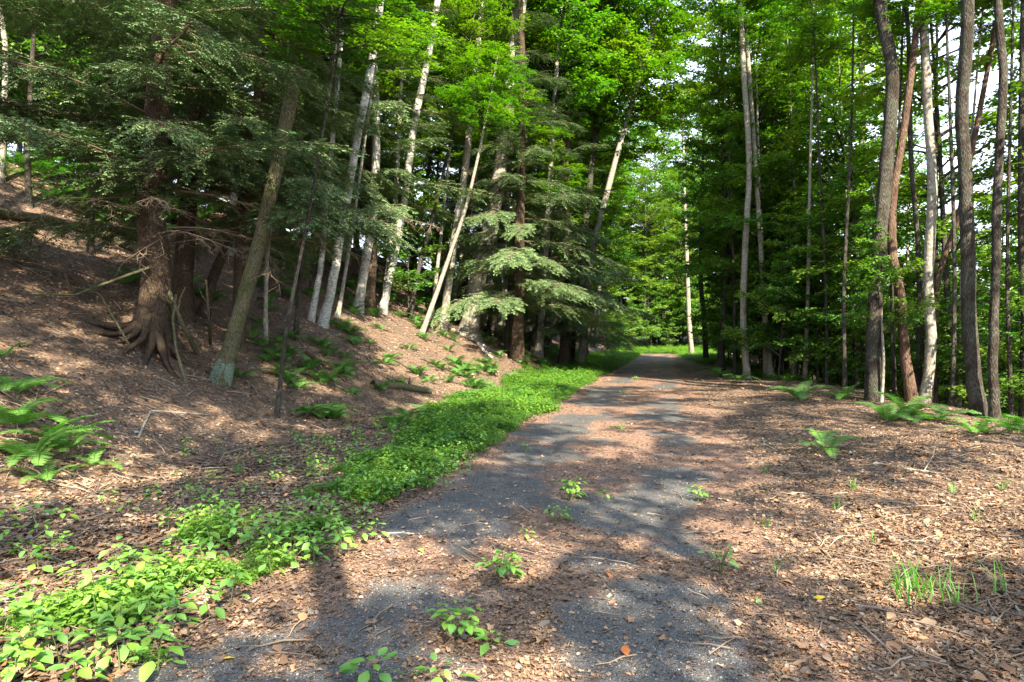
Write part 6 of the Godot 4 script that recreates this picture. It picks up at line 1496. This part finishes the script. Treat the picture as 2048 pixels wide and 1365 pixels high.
	while n < 6800:
		var v := 2.6 * exp(rf(0.0, 3.15))
		var u := rf(-6.2, -2.1)
		var inner := -2.42 + 0.34 * f.get_noise_2d(v * 2.0, 5.0) + 0.22 * f.get_noise_2d(v * 7.0, 25.0) + 0.55 * smoothstep(22.0, 48.0, v)
		var outer := -3.5 - 1.3 * smoothstep(8.0, 13.0, v) + 0.7 * f.get_noise_2d(v * 2.5, 70.0)
		if u > inner or u < outer: continue
		var q := f.get_noise_2d(u * 3.0, v * 3.0)
		if q < -0.24 + 0.40 * (1.0 - smoothstep(4.5, 7.0, v)) - 0.2 * smoothstep(16.0, 26.0, v): continue
		n += 1
		var p := spot(u, v)
		var near_edge := minf(inner - u, u - outer)
		var s := rf(0.6, 1.25) * (0.9 + 0.5 * f.get_noise_2d(u * 6.0 + 80.0, v * 4.0)) * (0.5 + 0.5 * smoothstep(0.0, 0.5, near_edge)) * (0.62 + 0.38 * smoothstep(5.0, 9.0, v)) * (1.0 + 0.25 * smoothstep(15.0, 40.0, v))
		var k := rng.randi() % 3 if q + rf(-0.3, 0.3) < 0.0 and v < 34.0 else 3 + rng.randi() % 2
		if v < 34.0 and rng.randf() < 0.06: k = 5
		beds[k].append(Transform3D(Basis(Vector3.UP, rf(0, TAU)).scaled(Vector3(s, s * rf(0.8, 1.2), s)), p))
	# the thicket at the lane's end and sparse seedlings on the verge and bank
	for k in 900:
		var p := spot(rf(-5.0, 4.5), rf(60.0, 74.0))
		var s := rf(1.2, 2.6)
		beds[3 + k % 2].append(Transform3D(Basis(Vector3.UP, rf(0, TAU)).scaled(Vector3.ONE * s), p))
	for k in 2600:
		var v := 22.0 * exp(rf(0.0, 1.1))
		var u := rf(0.7, 4.6)
		var brim := 3.4 - 2.3 * smoothstep(22.0, 50.0, v)
		if u < brim + 0.5 * f.get_noise_2d(v * 1.5, 300.0) or f.get_noise_2d(u * 2.0, v * 2.0 + 300.0) < -0.12: continue
		var s := rf(0.5, 1.1) * (1.0 + 0.4 * smoothstep(30.0, 55.0, v))
		beds[3 + k % 2].append(Transform3D(Basis(Vector3.UP, rf(0, TAU)).scaled(Vector3.ONE * s), spot(u, v)))
	scatter("verge_grass", make_tuft(495, 22, 0.3), beds[5], [], "grass blades growing through the green verge carpet", "grass")
	for k in 5:
		scatter("ground_cover", clumps[k], beds[k], [], ["low green leafy carpet along the left side of the lane", "low green leafy carpet along the left side of the lane", "low green leafy carpet along the left side of the lane", "yellow green herbs farther along the lane edges", "yellow green herbs farther along the lane edges"][k], "ground cover").set_meta("group", "green herb carpet" if k < 3 else "yellow green herbs")
	# ferns too many to count on the bank
	var many := [[], [], []]
	for k in 520:
		var v := rf(10.0, 40.0)
		var u := rf(-11.0, -4.4)
		if f.get_noise_2d(u * 1.2, v * 1.2 + 500.0) < -0.02: continue
		var p := spot(u, v)
		for q in 6:
			var bs := Basis(Vector3.UP, TAU * q / 6.0 + rf(-0.4, 0.4)) * Basis(Vector3(0, 0, 1), rf(-0.2, 0.35))
			many[q % 3].append(Transform3D(bs.scaled(Vector3.ONE * rf(0.35, 0.62)), p))
	for k in 3:
		scatter("bank_ferns", fronds[3 + k], many[k], [], "dark green ferns spread over the shaded left bank", "fern").set_meta("group", "dark ferns on the bank")
	var lit := [[], [], []]
	for k in 260:
		var d := rf(15.0, 34.0)
		var p := Vector3(-d * rf(0.42, 0.95), 0, -d)
		var uv := lane_of(p)
		if uv.x > -12.5: continue
		p.y = height(p.x, p.z)
		for q in 6:
			var bs := Basis(Vector3.UP, TAU * q / 6.0 + rf(-0.4, 0.4)) * Basis(Vector3(0, 0, 1), rf(-0.2, 0.35))
			lit[q % 3].append(Transform3D(bs.scaled(Vector3.ONE * rf(0.6, 0.95)), p))
	for k in 3:
		scatter("hilltop_ferns", fronds[k], lit[k], [], "bright green ferns on the sunny top of the left hill", "fern").set_meta("group", "bright ferns on the hilltop")

func floor_litter() -> void:
	rng.seed = 131
	var g := get_node("ground")
	var tones := [Color(0.197, 0.120, 0.074), Color(0.168, 0.115, 0.076), Color(0.235, 0.155, 0.096), Color(0.134, 0.092, 0.062), Color(0.210, 0.170, 0.127), Color(0.248, 0.137, 0.071), Color(0.118, 0.077, 0.053), Color(0.269, 0.187, 0.125)]
	# leaf shapes: curled ovals and a lobed one
	var shapes := []
	for k in 5:
		var b := Build.new()
		var lobes := 0.0 if k < 3 else 0.28
		var m := 9
		b.v.append(Vector3(0.5, 0.0, 0)); b.n.append(Vector3.UP); b.c.append(Color.WHITE)
		for j in m:
			var a := TAU * j / m
			var r := 0.5 * (1.0 + lobes * (1.0 if j % 2 else -1.0)) * rf(0.7, 1.15)
			var x := 0.5 + cos(a) * r
			var z := sin(a) * r * (0.62 + 0.1 * (k % 3))
			b.v.append(Vector3(x, rf(0.02, 0.16) + 0.55 * z * z * (1.0 + k * 0.4) + 0.25 * (x - 0.5) * (x - 0.5) * (k % 2), z))
			b.n.append(Vector3(rf(-0.3, 0.3), 1, -z * 1.2).normalized()); b.c.append(Color.WHITE)
		for j in m:
			b.i.append_array(PackedInt32Array([0, 1 + j, 1 + (j + 1) % m]))
		shapes.append(b.done(M.dead))
	var f := FastNoiseLite.new()
	f.seed = 4
	f.frequency = 0.42
	f.fractal_octaves = 4
	var beds := [[], [], [], [], []]
	var cols := [[], [], [], [], []]
	var singles := []
	var n := 0
	while n < 95000:
		var d := 2.9 * exp(rf(0.0, 2.35))
		var p := Vector3(d * rf(-0.86, 0.86), 0, -d)
		var uv := lane_of(p)
		var on_lane := uv.x > -2.4 and uv.x < 0.95
		if on_lane and rng.randf() > 0.12 + 0.55 * lane_mask(f, uv.x, uv.y): continue
		if not on_lane and rng.randf() < 0.25 and uv.x > 0.0 and d > 12.0: continue
		n += 1
		p.y = height(p.x, p.z) + (0.018 if on_lane else 0.004)
		var s := rf(0.018, 0.046) if uv.x > -2.0 else rf(0.022, 0.058)
		if n % 22 == 0: s = rf(0.045, 0.085)
		if on_lane: s *= rf(0.45, 0.95)
		s *= 1.0 + 0.5 * smoothstep(8.0, 28.0, d)
		var up := (slope(p.x, p.z) + any_dir() * 0.38).normalized()
		var bs := facing(any_dir().cross(up), up).scaled(Vector3.ONE * s)
		var damp := 0.95 + 0.75 * f.get_noise_2d(p.x * 1.3 + 200.0, p.z * 1.3)
		var c := shift(tones[rng.randi() % tones.size()], rf(0.65, 1.35) * clampf(damp, 0.5, 1.3), rf(-0.08, 0.1))
		var k := rng.randi() % 5
		if d < 5.5 and s > 0.045 and singles.size() < 300 and absf(p.x / d) < 0.78 and rng.randf() < 0.25:
			singles.append([k, Transform3D(bs, p), rng.randi() % 6])
		else:
			beds[k].append(Transform3D(bs, p))
			cols[k].append(c)
	for k in 5:
		scatter("leaf_litter", shapes[k], beds[k], cols[k], "small curled brown leaves strewn over the ground", "", g)
	var kinds := []
	for k in 6:
		var m := StandardMaterial3D.new()
		m.resource_name = "dead_leaf"
		var c: Color = tones[[0, 2, 3, 4, 5, 7][k]]
		m.albedo_color = lin(c.r, c.g, c.b)
		m.roughness = 0.8
		m.metallic_specular = 0.3
		kinds.append(m)
	for a in singles: part(g, "dead_leaf", shapes[a[0]], a[1], kinds[a[2]])
	# crumbs of leaf and needle, mostly in drifts on the lane
	var crumb := Build.new()
	crumb.kite(Vector3(-0.5, 0.05, 0), Vector3.RIGHT, Vector3.UP, 1.0, 0.22, 0.2, Color.WHITE, 0.5)
	var crumb_mesh := crumb.done(M.dead)
	var places := []
	var tint := []
	n = 0
	while n < 42000:
		var d := 2.9 * exp(rf(0.0, 2.0))
		var p := Vector3(d * rf(-0.6, 0.8), 0, -d)
		var uv := lane_of(p)
		if uv.x < -2.6 or uv.x > 4.5: continue
		if uv.x < 0.9 and rng.randf() > 0.04 + lane_mask(f, uv.x, uv.y): continue
		n += 1
		p.y = height(p.x, p.z) + 0.016
		var up := (Vector3.UP + any_dir() * 0.25).normalized()
		places.append(Transform3D(facing(any_dir().cross(up), up).scaled(Vector3.ONE * rf(0.018, 0.05) * (1.0 + 0.6 * smoothstep(6.0, 20.0, d))), p))
		tint.append(shift(tones[[0, 1, 2, 3, 5][rng.randi() % 5]], rf(0.6, 1.25)))
	scatter("needle_litter", crumb_mesh, places, tint, "reddish crumbs of needles and leaves drifted on the lane", "", get_node("road"))
	# broken twigs
	var tw := Build.new()
	tw.tube(PackedVector3Array([Vector3(-0.5, 0.02, 0), Vector3(-0.15, 0.05, 0.04), Vector3(0.2, 0.03, 0.02), Vector3(0.5, 0.05, 0.08)]), PackedFloat32Array([0.02, 0.018, 0.013, 0.008]), 4)
	var tw_mesh := tw.done(M.twig)
	places = []
	tint = []
	for k in 3900:
		var d := 3.0 * exp(rf(0.0, 2.1))
		var p := Vector3(d * rf(-0.85, 0.85), 0, -d)
		var uv := lane_of(p)
		if uv.x > -2.4 and uv.x < 1.0 and rng.randf() < 0.75: continue
		if uv.x > -5.0 and k > 2600: continue
		p.y = height(p.x, p.z) + 0.015
		var up := (slope(p.x, p.z) + any_dir() * 0.2).normalized()
		places.append(Transform3D(facing(any_dir().cross(up), up).scaled(Vector3.ONE * (rf(0.07, 0.32) if uv.x > -5.0 else rf(0.08, 0.45))), p))
		tint.append(shift(Color(0.2, 0.155, 0.115), rf(0.5, 1.5)))
	scatter("twig_litter", tw_mesh, places, tint, "broken twigs lying among the fallen leaves", "", g)
	# pale grit
	var peb := Build.new()
	var ring := [Vector3(1, 0, 0), Vector3(0.3, 0, 0.8), Vector3(-0.8, 0, 0.6), Vector3(-0.9, 0, -0.5), Vector3(0.2, 0, -0.9)]
	for v in ring:
		peb.v.append(v); peb.n.append(v.normalized()); peb.c.append(Color.WHITE)
	peb.v.append(Vector3(0.05, 0.6, 0)); peb.n.append(Vector3.UP); peb.c.append(Color.WHITE)
	for j in 5: peb.i.append_array(PackedInt32Array([j, (j + 1) % 5, 5]))
	var peb_mesh := peb.done(M.stone)
	places = []
	tint = []
	n = 0
	while n < 14000:
		var d := 2.9 * exp(rf(0.0, 1.6))
		var p := Vector3(d * rf(-0.6, 0.5), 0, -d)
		var uv := lane_of(p)
		if uv.x < -2.5 or uv.x > 1.4: continue
		n += 1
		p.y = height(p.x, p.z) + 0.012
		var s := rf(0.003, 0.007) if n % 25 else rf(0.007, 0.014)
		places.append(Transform3D(Basis(Vector3.UP, rf(0, TAU)).scaled(Vector3(s, s, s * rf(0.6, 1.0))), p))
		var w := rf(0.05, 0.20) if n % 9 else rf(0.22, 0.38)
		tint.append(Color(w, w * 0.96, w * 0.9))
	scatter("grit", peb_mesh, places, tint, "pale grit worn loose from the lane", "", get_node("road"))
